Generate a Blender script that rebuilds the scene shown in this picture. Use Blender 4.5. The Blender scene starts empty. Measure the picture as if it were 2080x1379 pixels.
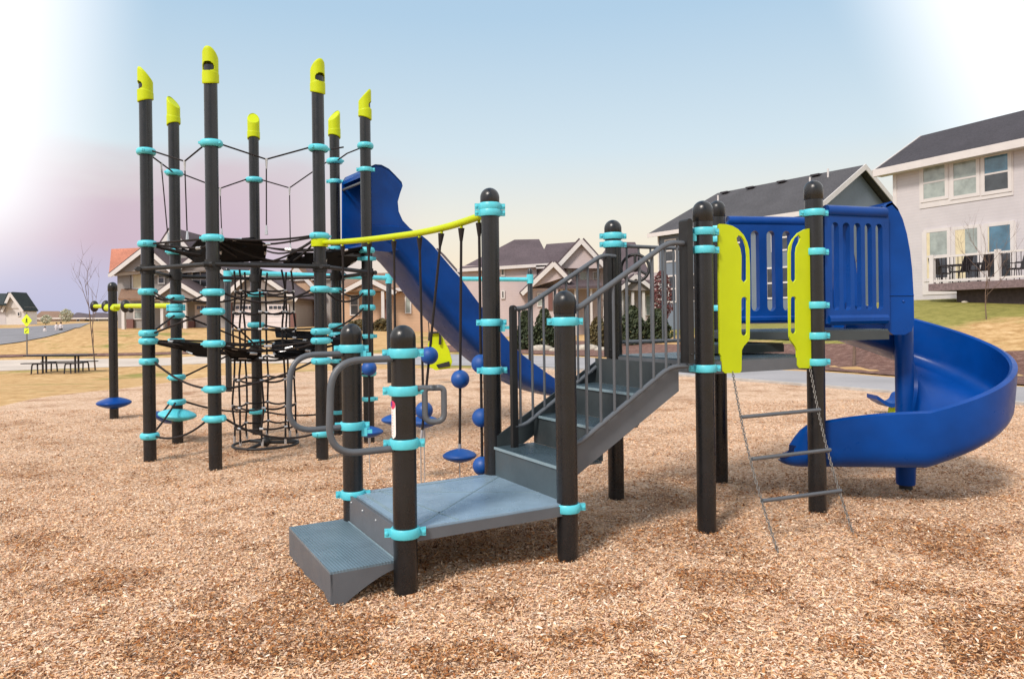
import bpy, math, random
import numpy as np
from mathutils import Vector, Matrix, noise
from mathutils.geometry import tessellate_polygon
random.seed(7); rng = np.random.default_rng(7)
PI = math.pi; rad = math.radians
scn = bpy.context.scene
COL = scn.collection

# ------------------------------------------------------------------ camera model (metres, camera 1.5 m above the chips)
FPX, CX, CY, EYE = 1502.0, 1040.0, 650.0, 1.5
RS = 0.013; RC = math.sqrt(1 - RS * RS)
def ray(u, v):
    a = (u - CX) / FPX; b = (CY - v) / FPX
    return (a * RC + b * RS, -a * RS + b * RC)
def P(u, v, d):
    dx, dz = ray(u, v); return Vector((dx * d, d, EYE + dz * d))
def G(u, v, z=0.0):
    dx, dz = ray(u, v); d = (z - EYE) / dz; return Vector((dx * d, d, z))
def ZV(p, v):
    """height above point p (x,y) seen at image row v"""
    u = CX + p[0] / p[1] * FPX
    for _ in range(3):
        dx, dz = ray(u, v); u += (p[0] / p[1] - dx) * FPX
    return EYE + ray(u, v)[1] * p[1]
def onplane(u, v, o, n):
    dx, dz = ray(u, v); D = Vector((dx, 1, dz)); C0 = Vector((0, 0, EYE))
    return C0 + D * ((Vector(o) - C0).dot(n) / D.dot(n))

# ------------------------------------------------------------------ materials
def newmat(name):
    m = bpy.data.materials.new(name); m.use_nodes = True
    nt = m.node_tree; b = nt.nodes['Principled BSDF']
    return m, nt, b
def N(nt, t, **kw):
    n = nt.nodes.new(t)
    for k, v in kw.items(): setattr(n, k, v)
    return n
def coords(nt, scale=(1, 1, 1), kind='Object'):
    tc = N(nt, 'ShaderNodeTexCoord'); mp = N(nt, 'ShaderNodeMapping')
    mp.inputs['Scale'].default_value = scale
    nt.links.new(tc.outputs[kind], mp.inputs[0]); return mp.outputs[0]
def ramp(nt, fac, stops):
    r = N(nt, 'ShaderNodeValToRGB'); nt.links.new(fac, r.inputs[0])
    el = r.color_ramp.elements
    while len(el) < len(stops): el.new(0.5)
    for e, (p, c) in zip(el, stops):
        e.position = p; e.color = (*c, 1) if len(c) == 3 else c
    return r.outputs[0]
def noisetex(nt, vec, scale, detail=3, rough=.55):
    n = N(nt, 'ShaderNodeTexNoise'); n.inputs['Scale'].default_value = scale
    n.inputs['Detail'].default_value = detail; n.inputs['Roughness'].default_value = rough
    nt.links.new(vec, n.inputs['Vector']); return n.outputs[0]
def bump(nt, b, h, s=.3, dist=.01):
    n = N(nt, 'ShaderNodeBump'); n.inputs['Strength'].default_value = s; n.inputs['Distance'].default_value = dist
    nt.links.new(h, n.inputs['Height']); nt.links.new(n.outputs[0], b.inputs['Normal'])
def mixc(nt, f, a, b, mode='MIX'):
    n = N(nt, 'ShaderNodeMix', data_type='RGBA', blend_type=mode)
    for s, v in ((n.inputs[0], f), (n.inputs[6], a), (n.inputs[7], b)):
        if isinstance(v, (int, float)): s.default_value = v
        elif isinstance(v, tuple): s.default_value = (*v, 1)
        else: nt.links.new(v, s)
    return n.outputs[2]
def simple(name, col, rough=.5, var=.12, nscale=6, bumps=None, metal=0, spec=.5, coat=0):
    m, nt, b = newmat(name); v = coords(nt)
    n = noisetex(nt, v, nscale, 4)
    c0 = tuple(max(0, c * (1 - var)) for c in col); c1 = tuple(c * (1 + var) for c in col)
    nt.links.new(ramp(nt, n, [(.3, c0), (.7, c1)]), b.inputs['Base Color'])
    b.inputs['Roughness'].default_value = rough; b.inputs['Metallic'].default_value = metal
    if rough < .6: nt.links.new(ramp(nt, noisetex(nt, v, 7, 6, .7), [(.3, (max(0, rough - .10),) * 3), (.7, (rough + .12,) * 3)]), b.inputs['Roughness'])
    b.inputs['Specular IOR Level'].default_value = spec
    if coat: b.inputs['Coat Weight'].default_value = coat; b.inputs['Coat Roughness'].default_value = .25
    if bumps: bump(nt, b, noisetex(nt, v, bumps[0], 2), bumps[1], bumps[2])
    return m
M = {}
M['post'] = simple('powder_coat_charcoal', (.010, .0105, .012), .27, .25, 3, (260, .25, .002), spec=.5)
M['tube'] = simple('grey_tube', (.085, .095, .11), .42, .1, 5, (220, .2, .002))
M['black'] = simple('black_steel', (.010, .010, .011), .5, .3, 8, (200, .2, .002))
M['clamp'] = simple('teal_clamp', (.085, .52, .62), .42, .12, 9, (150, .15, .002))
M['lime'] = simple('lime_plastic', (.47, .56, .003), .5, .05, 4, (180, .1, .001), spec=.25)
M['blue'] = simple('blue_plastic', (.0003, .045, .235), .34, .22, 2.2, (140, .12, .0015), spec=.2)
M['ball'] = simple('blue_ball', (.001, .062, .28), .5, .15, 10, (160, .2, .002))
M['rope'] = simple('black_rope', (.010, .006, .006), .85, .3, 60, (300, .5, .003))
M['mat'] = simple('black_rubber', (.003, .003, .004), .8, .3, 12, spec=.12)
M['silver'] = simple('silver_fitting', (.55, .56, .58), .35, .1, 30, metal=.7)
M['steel'] = simple('dull_chain', (.16, .15, .14), .5, .3, 90, (200, .6, .004), metal=.3)
M['bolt'] = simple('bolt', (.7, .7, .7), .3, .1, 30, metal=.6)
M['white'] = simple('white_trim', (.58, .55, .54), .6, .05, 2)
M['sticker'] = simple('sticker_white', (.78, .74, .72), .5, .03, 30)
M['stred'] = simple('sticker_red', (.62, .04, .12), .5, .1, 60)
M['stpurple'] = simple('sticker_purple', (.12, .03, .3), .5, .1, 60)
M['stprint'] = simple('sticker_print', (.55, .25, .22), .5, .1, 60)
M['darkglass'] = simple('dark_glass', (.03, .035, .04), .08, .5, 2, spec=.8)
M['paleglass'] = simple('pale_window', (.28, .32, .30), .12, .25, 3, spec=.8)
M['blueglass'] = simple('blue_window', (.06, .15, .22), .08, .35, 2, spec=.8)
M['blind'] = simple('blind', (.62, .54, .36), .5, .08, 4)
M['bark'] = simple('bark', (.15, .10, .075), .9, .3, 18, (40, .6, .01))
M['sign'] = simple('sign_yellow', (.62, .75, .02), .4, .05, 5)
M['signblk'] = simple('sign_black', (.02, .02, .02), .5, .1, 5)
M['tablem'] = simple('table_black', (.022, .018, .022), .5, .3, 20)
M['deckwood'] = simple('deck_wood', (.17, .12, .125), .7, .3, 14)
M['underdeck'] = simple('under_deck_shade', (.05, .035, .035), .8, .3, 10)
M['concrete'] = simple('kerb_concrete', (.40, .37, .34), .9, .15, 6, (60, .4, .004))
M['stone'] = simple('fieldstone', (.40, .36, .30), .9, .3, 8, (20, .5, .02))
M['skin'] = simple('skin', (.45, .27, .2), .6, .05, 4)
M['shirtw'] = simple('shirt_white', (.6, .55, .55), .8, .08, 12)
M['clothd'] = simple('cloth_dark', (.03, .028, .035), .9, .2, 12)
M['hair'] = simple('hair_dark', (.03, .018, .012), .8, .3, 40)
M['garage'] = simple('garage_door', (.66, .60, .61), .55, .04, 3)
M['brick'] = simple('brick', (.18, .09, .08), .9, .35, 30)
M['reddish'] = simple('red_twigs', (.13, .045, .045), .9, .3, 20)

def siding(name, col, pitch=.18, var=.05):
    m, nt, b = newmat(name); tc = N(nt, 'ShaderNodeTexCoord')
    sep = N(nt, 'ShaderNodeSeparateXYZ'); nt.links.new(tc.outputs['Object'], sep.inputs[0])
    d = N(nt, 'ShaderNodeMath', operation='DIVIDE'); nt.links.new(sep.outputs[2], d.inputs[0]); d.inputs[1].default_value = pitch
    f = N(nt, 'ShaderNodeMath', operation='FRACT'); nt.links.new(d.outputs[0], f.inputs[0])
    n = noisetex(nt, tc.outputs['Object'], 1.2, 3)
    c = ramp(nt, n, [(.3, tuple(x * (1 - var) for x in col)), (.7, tuple(x * (1 + var) for x in col))])
    line = ramp(nt, f.outputs[0], [(0, (.72,) * 3), (.1, (1,) * 3), (1, (1,) * 3)])
    nt.links.new(mixc(nt, 1.0, c, line, 'MULTIPLY'), b.inputs['Base Color'])
    b.inputs['Roughness'].default_value = .65
    bump(nt, b, f.outputs[0], .35, .02)
    return m
M['sidW'] = siding('siding_white', (.52, .495, .515), .13)
M['sidG'] = siding('siding_slate', (.15, .185, .235), .14)
M['sidC'] = siding('siding_cream', (.60, .50, .48), .2)
M['sidgrey'] = siding('siding_grey', (.30, .28, .27), .2)
M['sidP'] = siding('siding_pink_white', (.50, .42, .42), .2)
M['sidB'] = siding('siding_brown', (.22, .14, .13), .2)
M['sidT'] = siding('siding_tan', (.50, .33, .22), .25)
M['shake'] = siding('shake_gable', (.24, .21, .20), .3)

def shingle(name, col):
    m, nt, b = newmat(name); v = coords(nt)
    n = noisetex(nt, v, 9, 4, .7); big = noisetex(nt, v, .6, 2)
    c = ramp(nt, n, [(.25, tuple(x * .6 for x in col)), (.75, tuple(x * 1.4 for x in col))])
    c2 = ramp(nt, big, [(.3, (.85,) * 3), (.7, (1.1,) * 3)])
    nt.links.new(mixc(nt, 1.0, c, c2, 'MULTIPLY'), b.inputs['Base Color'])
    b.inputs['Roughness'].default_value = .9; bump(nt, b, n, .6, .03); return m
M['roofD'] = shingle('shingle_dark', (.040, .036, .044))
M['roofP'] = shingle('shingle_purple', (.085, .062, .070))
M['roofB'] = shingle('shingle_brown', (.22, .13, .085))
M['roofFlare'] = shingle('shingle_flare_tint', (.42, .16, .10))  # orange tint of the lens flare painted into the roof colour
M['roofG'] = shingle('shingle_green', (.018, .028, .03)); M['roofS'] = shingle('shingle_grey', (.062, .060, .066))

def deckmat(name='vinyl_deck', c0=(.185, .27, .35), c1=(.235, .335, .43), ridge=0):
    m, nt, b = newmat(name); v = coords(nt)
    n = noisetex(nt, v, 5, 5, .6)
    nt.links.new(ramp(nt, n, [(.3, c0), (.7, c1)]), b.inputs['Base Color'])
    vo = N(nt, 'ShaderNodeTexVoronoi'); vo.inputs['Scale'].default_value = 75; vo.inputs['Randomness'].default_value = 0
    nt.links.new(v, vo.inputs['Vector'])
    if ridge:
        wv = N(nt, 'ShaderNodeTexWave'); wv.inputs['Scale'].default_value = 18; mr_ = N(nt, 'ShaderNodeMapping'); mr_.inputs['Rotation'].default_value = (0, 0, -.53); nt.links.new(v, mr_.inputs[0]); nt.links.new(mr_.outputs[0], wv.inputs['Vector'])
        ad = N(nt, 'ShaderNodeMath', operation='ADD'); nt.links.new(wv.outputs[1], ad.inputs[0]); nt.links.new(vo.outputs['Distance'], ad.inputs[1]); bump(nt, b, ad.outputs[0], .4, .004)
    else: bump(nt, b, vo.outputs['Distance'], .35, .003)
    nt.links.new(ramp(nt, noisetex(nt, v, 3, 4), [(.3, (.20,) * 3), (.7, (.36,) * 3)]), b.inputs['Roughness'])
    b.inputs['Specular IOR Level'].default_value = .6
    return m
M['deck'] = deckmat(); M['shadedeck'] = deckmat('vinyl_deck_shaded', (.035, .058, .075), (.055, .085, .105), 1); M['shadedeck2'] = deckmat('vinyl_step', (.10, .155, .195), (.135, .20, .25), 1)  # one vinyl: sky sheen painted into low deck, grazing shade into dark copy
M['shadeside'] = simple('deck_side_shaded', (.035, .045, .05), .5, .15, 5, (200, .3, .002))  # shade under the tiers and inside the stair put into the colour
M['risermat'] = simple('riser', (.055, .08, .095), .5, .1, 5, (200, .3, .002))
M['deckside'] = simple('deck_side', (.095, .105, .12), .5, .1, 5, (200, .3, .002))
M['seam'] = simple('deck_seam', (.20, .28, .32), .3, .1, 8)

def chipground():
    m, nt, b = newmat('wood_chip_bed'); v = coords(nt)
    def vor(scale, stretch):
        mp = N(nt, 'ShaderNodeMapping'); mp.inputs['Scale'].default_value = stretch
        nt.links.new(v, mp.inputs[0])
        d = N(nt, 'ShaderNodeTexNoise'); d.inputs['Scale'].default_value = 9; nt.links.new(v, d.inputs['Vector'])
        mx = mixc(nt, .25, mp.outputs[0], d.outputs[1])
        vo = N(nt, 'ShaderNodeTexVoronoi'); vo.inputs['Scale'].default_value = scale; nt.links.new(mx, vo.inputs['Vector']); return vo
    v1 = vor(38, (1, 2.2, 1)); v2 = vor(26, (2.0, 1, 1))
    s = N(nt, 'ShaderNodeSeparateColor'); nt.links.new(v1.outputs['Color'], s.inputs[0])
    s2 = N(nt, 'ShaderNodeSeparateColor'); nt.links.new(v2.outputs['Color'], s2.inputs[0])
    c1 = ramp(nt, s.outputs[0], [(0, (.13, .055, .03)), (.15, (.44, .25, .14)), (.5, (.66, .45, .30)), (.8, (.75, .55, .39)), (1, (.84, .70, .56))])
    c2 = ramp(nt, s2.outputs[1], [(0, (.38, .20, .10)), (.4, (.66, .45, .30)), (1, (.79, .62, .47))])
    c = mixc(nt, .5, c1, c2)
    big = noisetex(nt, v, 1.1, 4, .65)
    patch = ramp(nt, big, [(.32, (.62, .50, .42)), (.46, (.95, .93, .92)), (.7, (1.08, 1.08, 1.1))])
    nt.links.new(mixc(nt, 1.0, c, patch, 'MULTIPLY'), b.inputs['Base Color'])
    b.inputs['Roughness'].default_value = .9; b.inputs['Specular IOR Level'].default_value = .2
    bump(nt, b, v1.outputs['Distance'], .8, .02); return m
M['chipbed'] = chipground()
def chipm():
    m, nt, b = newmat('wood_chip'); at = N(nt, 'ShaderNodeAttribute', attribute_name='tone')
    nt.links.new(at.outputs['Color'], b.inputs['Base Color'])
    b.inputs['Roughness'].default_value = .8; b.inputs['Specular IOR Level'].default_value = .25
    return m
M['chip'] = chipm()
def lawnm():
    m, nt, b = newmat('dry_lawn'); v = coords(nt)
    f = noisetex(nt, v, 2.6, 9, .78); g = noisetex(nt, v, .28, 4, .6)
    dry = ramp(nt, f, [(.3, (.27, .15, .055)), (.5, (.49, .31, .14)), (.7, (.66, .47, .26))])
    grn = ramp(nt, f, [(.25, (.12, .12, .03)), (.5, (.24, .22, .06)), (.75, (.34, .30, .10))])
    sp = N(nt, 'ShaderNodeSeparateXYZ'); nt.links.new(v, sp.inputs[0])
    def mr(sock, a, b_):
        n_ = N(nt, 'ShaderNodeMapRange'); n_.inputs[1].default_value = a; n_.inputs[2].default_value = b_; nt.links.new(sock, n_.inputs[0]); return n_.outputs[0]
    zn = N(nt, 'ShaderNodeMath', operation='MULTIPLY'); nt.links.new(mr(sp.outputs[0], 7, 12), zn.inputs[0]); nt.links.new(mr(sp.outputs[1], 22.5, 25), zn.inputs[1])
    ad = N(nt, 'ShaderNodeMath', operation='MULTIPLY_ADD'); nt.links.new(zn.outputs[0], ad.inputs[0]); ad.inputs[1].default_value = .30; nt.links.new(g, ad.inputs[2])
    k = ramp(nt, ad.outputs[0], [(.54, (0,) * 3), (.68, (1,) * 3)])
    nt.links.new(mixc(nt, k, dry, grn), b.inputs['Base Color'])
    b.inputs['Roughness'].default_value = .95; b.inputs['Specular IOR Level'].default_value = .15
    bump(nt, b, f, .8, .05); return m
M['lawn'] = lawnm()
def asph(name, c):
    m, nt, b = newmat(name); v = coords(nt)
    f = noisetex(nt, v, 60, 3, .8); g = noisetex(nt, v, .5, 4)
    a = ramp(nt, f, [(.3, tuple(x * .8 for x in c)), (.7, tuple(x * 1.2 for x in c))])
    k = ramp(nt, g, [(.3, (.85,) * 3), (.7, (1.1,) * 3)])
    nt.links.new(mixc(nt, 1.0, a, k, 'MULTIPLY'), b.inputs['Base Color']); b.inputs['Roughness'].default_value = .9
    bump(nt, b, f, .3, .004); return m
M['path'] = asph('path_asphalt', (.31, .30, .31)); M['road'] = asph('road_asphalt', (.20, .195, .21)); M['pad'] = asph('concrete_walk', (.50, .43, .37))
def mulchm():
    m, nt, b = newmat('mulch'); v = coords(nt)
    f = noisetex(nt, v, 4.5, 10, .85)
    nt.links.new(ramp(nt, f, [(.3, (.04, .018, .014)), (.5, (.16, .075, .055)), (.72, (.42, .28, .23))]), b.inputs['Base Color'])
    b.inputs['Roughness'].default_value = .95; bump(nt, b, f, 1, .06); return m
M['mulch'] = mulchm()
def leafm(name, a, bb):
    m, nt, b = newmat(name); v = coords(nt)
    nt.links.new(ramp(nt, noisetex(nt, v, 3.5, 3), [(.35, a), (.65, bb)]), b.inputs['Base Color']); b.inputs['Roughness'].default_value = .7
    return m
M['leafD'] = leafm('evergreen_leaf', (.018, .032, .012), (.06, .075, .03))
M['leafB'] = leafm('brown_hedge_leaf', (.06, .05, .018), (.15, .11, .04))
M['leafW'] = leafm('pale_tree_leaf', (.35, .38, .30), (.55, .52, .38))

# ------------------------------------------------------------------ mesh builder
class MB:
    def __init__(s): s.v = []; s.f = []; s.mi = []; s.cur = 0
    def add(s, vs, fs):
        o = len(s.v); s.v += [tuple(p) for p in vs]; s.f += [tuple(i + o for i in f) for f in fs]; s.mi += [s.cur] * len(fs)
    def box(s, c, ax, ay, az):           # centre and three half-vectors
        c, ax, ay, az = map(Vector, (c, ax, ay, az))
        vs = [c + ax * i + ay * j + az * k for k in (-1, 1) for j in (-1, 1) for i in (-1, 1)]
        s.add(vs, [(0, 2, 3, 1), (4, 5, 7, 6), (0, 1, 5, 4), (2, 6, 7, 3), (0, 4, 6, 2), (1, 3, 7, 5)])
    def bar(s, a, b, w, h, up=(0, 0, 1)):
        a, b = Vector(a), Vector(b); d = (b - a); L = d.length; d.normalize()
        r = d.cross(Vector(up)); r = r.normalized() if r.length > 1e-6 else Vector((1, 0, 0)); u = r.cross(d)
        s.box((a + b) / 2, d * (L / 2), r * (w / 2), u * (h / 2))
    def tube(s, pts, r, n=10, closed=False, cap=True):
        pts = [Vector(p) for p in pts]; m = len(pts)
        rs = r if isinstance(r, (list, tuple)) else [r] * m
        up = None; rings = []
        for i, p in enumerate(pts):
            if closed: t = pts[(i + 1) % m] - pts[i - 1]
            else: t = pts[min(i + 1, m - 1)] - pts[max(i - 1, 0)]
            t.normalize()
            if up is None:
                up = Vector((0, 0, 1)) if abs(t.z) < .9 else Vector((1, 0, 0))
            x = up - t * up.dot(t); x.normalize(); up = x; y = t.cross(x)
            rings.append([p + (x * math.cos(2 * PI * k / n) + y * math.sin(2 * PI * k / n)) * rs[i] for k in range(n)])
        vs = [q for rg in rings for q in rg]; fs = []
        for i in range(m if closed else m - 1):
            j = (i + 1) % m
            for k in range(n):
                l = (k + 1) % n; fs.append((i * n + k, i * n + l, j * n + l, j * n + k))
        if cap and not closed: fs.append(tuple(range(n - 1, -1, -1))); fs.append(tuple((m - 1) * n + k for k in range(n)))
        s.add(vs, fs)
    def lathe(s, c, prof, n=24, axis=(0, 0, 1)):   # prof: list of (r, h)
        c = Vector(c); az = Vector(axis).normalized()
        ax = Vector((1, 0, 0)) if abs(az.x) < .9 else Vector((0, 1, 0)); ax = (ax - az * ax.dot(az)).normalized(); ay = az.cross(ax)
        vs = []; fs = []
        for (r, h) in prof:
            for k in range(n):
                a = 2 * PI * k / n; vs.append(c + az * h + (ax * math.cos(a) + ay * math.sin(a)) * max(r, 1e-5))
        m = len(prof)
        for i in range(m - 1):
            for k in range(n):
                l = (k + 1) % n; fs.append((i * n + k, i * n + l, (i + 1) * n + l, (i + 1) * n + k))
        fs.append(tuple(range(n - 1, -1, -1))); fs.append(tuple((m - 1) * n + k for k in range(n)))
        s.add(vs, fs)
    def sphere(s, c, r, n=20, m=12, sc=(1, 1, 1)):
        c = Vector(c); vs = []; fs = []
        for i in range(m + 1):
            a = PI * i / m
            for k in range(n):
                b = 2 * PI * k / n
                vs.append(c + Vector((math.sin(a) * math.cos(b) * r * sc[0], math.sin(a) * math.sin(b) * r * sc[1], -math.cos(a) * r * sc[2])))
        for i in range(m):
            for k in range(n):
                l = (k + 1) % n; fs.append((i * n + k, i * n + l, (i + 1) * n + l, (i + 1) * n + k))
        s.add(vs, fs)
    def prism(s, outline, ext, holes=()):
        """planar outline (3D) extruded by vector ext, optional holes"""
        loops = [[Vector(p) for p in outline]] + [[Vector(p) for p in h] for h in holes]
        ext = Vector(ext); tris = tessellate_polygon(loops)
        flat = [p for l in loops for p in l]; n = len(flat)
        fs = [tuple(t) for t in tris] + [tuple(i + n for i in reversed(t)) for t in tris]
        o = 0
        for l in loops:
            k = len(l)
            for i in range(k): j = (i + 1) % k; fs.append((o + i, o + j, o + j + n, o + i + n))
            o += k
        s.add(flat + [p + ext for p in flat], fs)
    def poly(s, pts): s.add(pts, [tuple(range(len(pts)))])
    def build(s, name, mat, parent=None, smooth=35, fix=True):
        off = Vector((0, 0, 0)); r = parent
        while r is not None:
            off += r.location; r = r.parent
        me = bpy.data.meshes.new(name)
        me.from_pydata([(p[0] - off.x, p[1] - off.y, p[2] - off.z) for p in s.v], [], s.f)
        mats = mat if isinstance(mat, (list, tuple)) else [mat]
        for m in mats: me.materials.append(M[m])
        if len(mats) > 1: me.polygons.foreach_set('material_index', s.mi)
        if fix:
            import bmesh
            bm = bmesh.new(); bm.from_mesh(me); bmesh.ops.remove_doubles(bm, verts=bm.verts, dist=1e-6)
            bmesh.ops.recalc_face_normals(bm, faces=bm.faces); bm.to_mesh(me); bm.free()
        if smooth:
            me.polygons.foreach_set('use_smooth', [True] * len(me.polygons)); me.set_sharp_from_angle(angle=rad(smooth))
        o = bpy.data.objects.new(name, me); COL.objects.link(o)
        if parent: o.parent = parent
        return o
def tag(o, label=None, cat=None, group=None, kind=None):
    if label: o['label'] = label
    if cat: o['category'] = cat
    if group: o['group'] = group
    if kind: o['kind'] = kind
    return o
def thing(name, label, cat, loc=(0, 0, 0), group=None):
    o = bpy.data.objects.new(name, None); COL.objects.link(o); o.location = loc; o.empty_display_size = .2
    return tag(o, label, cat, group)
def bez(pts, n=8):
    """Catmull-Rom through points"""
    pts = [Vector(p) for p in pts]; out = []
    q = [pts[0] * 2 - pts[1]] + pts + [pts[-1] * 2 - pts[-2]]
    for i in range(1, len(q) - 2):
        for k in range(n):
            t = k / n; a, b, c, d = q[i - 1:i + 3]
            out.append(.5 * ((2 * b) + (c - a) * t + (2 * a - 5 * b + 4 * c - d) * t * t + (3 * b - a - 3 * c + d) * t ** 3))
    out.append(pts[-1]); return out
def arcpath(pts, r, n=6):
    """polyline with rounded corners"""
    pts = [Vector(p) for p in pts]; out = [pts[0]]
    for i in range(1, len(pts) - 1):
        a, b, c = pts[i - 1], pts[i], pts[i + 1]
        u = (a - b); v = (c - b); rr = min(r, u.length * .49, v.length * .49); u.normalize(); v.normalize()
        p0 = b + u * rr; p1 = b + v * rr
        for k in range(n + 1):
            t = k / n; out.append(p0 * (1 - t) ** 2 + b * 2 * t * (1 - t) + p1 * t * t)
    out.append(pts[-1]); return out
def sagged(a, b, s, n=10):
    a, b = Vector(a), Vector(b); return [a.lerp(b, k / n) - Vector((0, 0, s * 4 * (k / n) * (1 - k / n))) for k in range(n + 1)]
#@@TERRAIN
# ------------------------------------------------------------------ terrain
HT = [(-1.2, 1.5, 30, 66), (-.25, 1.15, 30, 62), (-.15, .80, 30, 60), (-.03, .15, 30, 60), (.12, .25, 26, 50), (.35, 1.25, 23, 42), (.5, 2.1, 19.5, 31), (.8, 2.2, 16, 27), (1.4, 2.2, 14, 26)]
HU = np.array([r[0] for r in HT])
def hgt(x, y):
    y0 = np.maximum(y, 3.0); u = x / y0
    A = np.interp(u, HU, [r[1] for r in HT]); d0 = np.interp(u, HU, [r[2] for r in HT]); d1 = np.interp(u, HU, [r[3] for r in HT])
    t = np.clip((y0 - d0) / (d1 - d0), 0, 1); s = t * t * (3 - 2 * t) * .45 + t * .55
    far = np.clip((y0 - 70) / 60, 0, 1) * np.clip(-u * 3, 0, 1) * 1.0
    def ss(v, a, b): q = np.clip((v - a) / (b - a), 0, 1); return q * q * (3 - 2 * q)
    dip = -.58 * ss(y0, 15, 30) * (1 - ss(y0, 36, 52)) * (1 - ss(u, -.46, -.22))
    return A * s + far + dip
def H(x, y): return float(hgt(np.array(x, float), np.array(y, float)))
def axis(brk):
    out = []
    for a, b, st in brk: out += list(np.arange(a, b, st))
    return np.array(out + [brk[-1][1]])
def gridmesh(name, xs, ys, zf, mat, kind='structure', mask=None):
    X, Y = np.meshgrid(xs, ys); Z = zf(X, Y); nx, ny = len(xs), len(ys)
    vs = np.stack([X, Y, Z], -1).reshape(-1, 3)
    fs = []
    for j in range(ny - 1):
        for i in range(nx - 1):
            if mask is None or mask((xs[i] + xs[i + 1]) / 2, (ys[j] + ys[j + 1]) / 2):
                a = j * nx + i; fs.append((a, a + 1, a + nx + 1, a + nx))
    me = bpy.data.meshes.new(name); me.from_pydata(vs.tolist(), [], fs); me.materials.append(M[mat])
    me.polygons.foreach_set('use_smooth', [True] * len(me.polygons))
    o = bpy.data.objects.new(name, me); COL.objects.link(o); return tag(o, kind=kind)
gridmesh('lawn', axis([(-900, -120, 60), (-120, -50, 5), (-50, 50, 1.25), (50, 120, 5), (120, 900, 60)]),
         axis([(-60, 10, 10), (10, 80, 1), (80, 200, 6), (200, 1200, 100)]), hgt, 'lawn')

def strip(name, near, far, mat, off, nseg=90, nacross=8, kind='structure', thick=0):
    """sheet between two image-traced edges on the terrain"""
    def onter(u, v):
        p = G(u, v) if v > CY + 6 else P(u, v, 60)
        dx, dz = ray(u, v)
        d = 3.0                                   # march the ray to the terrain
        for _ in range(4000):
            if EYE + dz * d <= H(dx * d, d): break
            d += .05
            if d > 160: break
        return Vector((dx * d, d, 0))
    A = bez([onter(*q) for q in near], 10); B = bez([onter(*q) for q in far], 10)
    def samp(L, t):
        k = t * (len(L) - 1); i = min(int(k), len(L) - 2); return L[i].lerp(L[i + 1], k - i)
    vs = []; fs = []
    for i in range(nseg + 1):
        a = samp(A, i / nseg); b = samp(B, i / nseg)
        for j in range(nacross + 1):
            p = a.lerp(b, j / nacross); vs.append((p.x, p.y, H(p.x, p.y) + off))
    w = nacross + 1
    for i in range(nseg):
        for j in range(nacross): fs.append((i * w + j, (i + 1) * w + j, (i + 1) * w + j + 1, i * w + j + 1))
    me = bpy.data.meshes.new(name); me.from_pydata(vs, [], fs); me.materials.append(M[mat])
    o = bpy.data.objects.new(name, me); COL.objects.link(o)
    me.polygons.foreach_set('use_smooth', [True] * len(me.polygons)); me.validate()
    tag(o, kind=kind); return o, A, B
pathnear = [(2500, 880), (2080, 822), (1800, 796), (1530, 773), (1400, 763), (1230, 752), (1060, 745), (860, 742), (700, 738), (450, 738), (300, 744), (0, 754), (-400, 770)]
pathfar = [(2500, 822), (2080, 787), (1820, 768), (1680, 757), (1530, 750), (1400, 743), (1230, 729), (1060, 722), (860, 719), (700, 718), (450, 722), (300, 728), (0, 732), (-400, 742)]
_, NE, FE = strip('path', pathnear[:9], pathfar[:9], 'path', .012)
strip('path', pathnear[8:], pathfar[8:], 'pad', .012)
strip('mulch_bed', [(2500, 815), (2080, 784), (1820, 765), (1680, 754), (1560, 747), (1440, 740), (1330, 733), (1230, 726), (1060, 719), (960, 716), (860, 714), (790, 712)],
      [(2500, 700), (2080, 715), (1820, 702), (1680, 700), (1560, 700), (1440, 700), (1330, 700), (1230, 694), (1060, 693), (960, 700), (860, 706), (790, 709)], 'mulch', .03, 80, 14)
strip('road', [(-700, 800), (-300, 735), (0, 701), (60, 692), (110, 681), (150, 668), (175, 660)], [(-700, 690), (-300, 672), (0, 668), (60, 664), (110, 661), (150, 658), (185, 656)], 'road', .05, 60, 14)
strip('walk', [(-400, 742), (0, 727), (60, 725), (190, 724), (300, 722), (420, 717)], [(-400, 732), (0, 722), (60, 720.5), (190, 719), (300, 717), (420, 712)], 'mulch', .035, 40, 3)

# chip bed outline: near edge of the path on the right, its own curve on the left
chipedge = [G(*q) for q in [(2500, 884), (2080, 826), (1800, 800), (1530, 777), (1400, 767), (1230, 757), (1060, 751), (860, 750), (700, 753), (450, 765), (289, 786), (141, 801), (0, 827), (-500, 960)]]
edge = bez(chipedge, 10)
ea = np.array([math.atan2(p.x, p.y) for p in edge]); er = np.array([math.hypot(p.x, p.y) for p in edge]); o_ = np.argsort(ea); ea, er = ea[o_], er[o_]
def rmax(x, y): return np.interp(np.arctan2(x, y), ea, er)
def chipz(X, Y):
    Z = np.zeros(np.shape(X)); f = Z.ravel(); xx = np.ravel(X); yy = np.ravel(Y)
    for i in range(len(f)):
        f[i] = .022 + .016 * noise.noise(Vector((xx[i] * .9, yy[i] * .9, 0))) + .008 * noise.noise(Vector((xx[i] * 3.1, yy[i] * 3.1, 5)))
    return f.reshape(np.shape(X))
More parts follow.
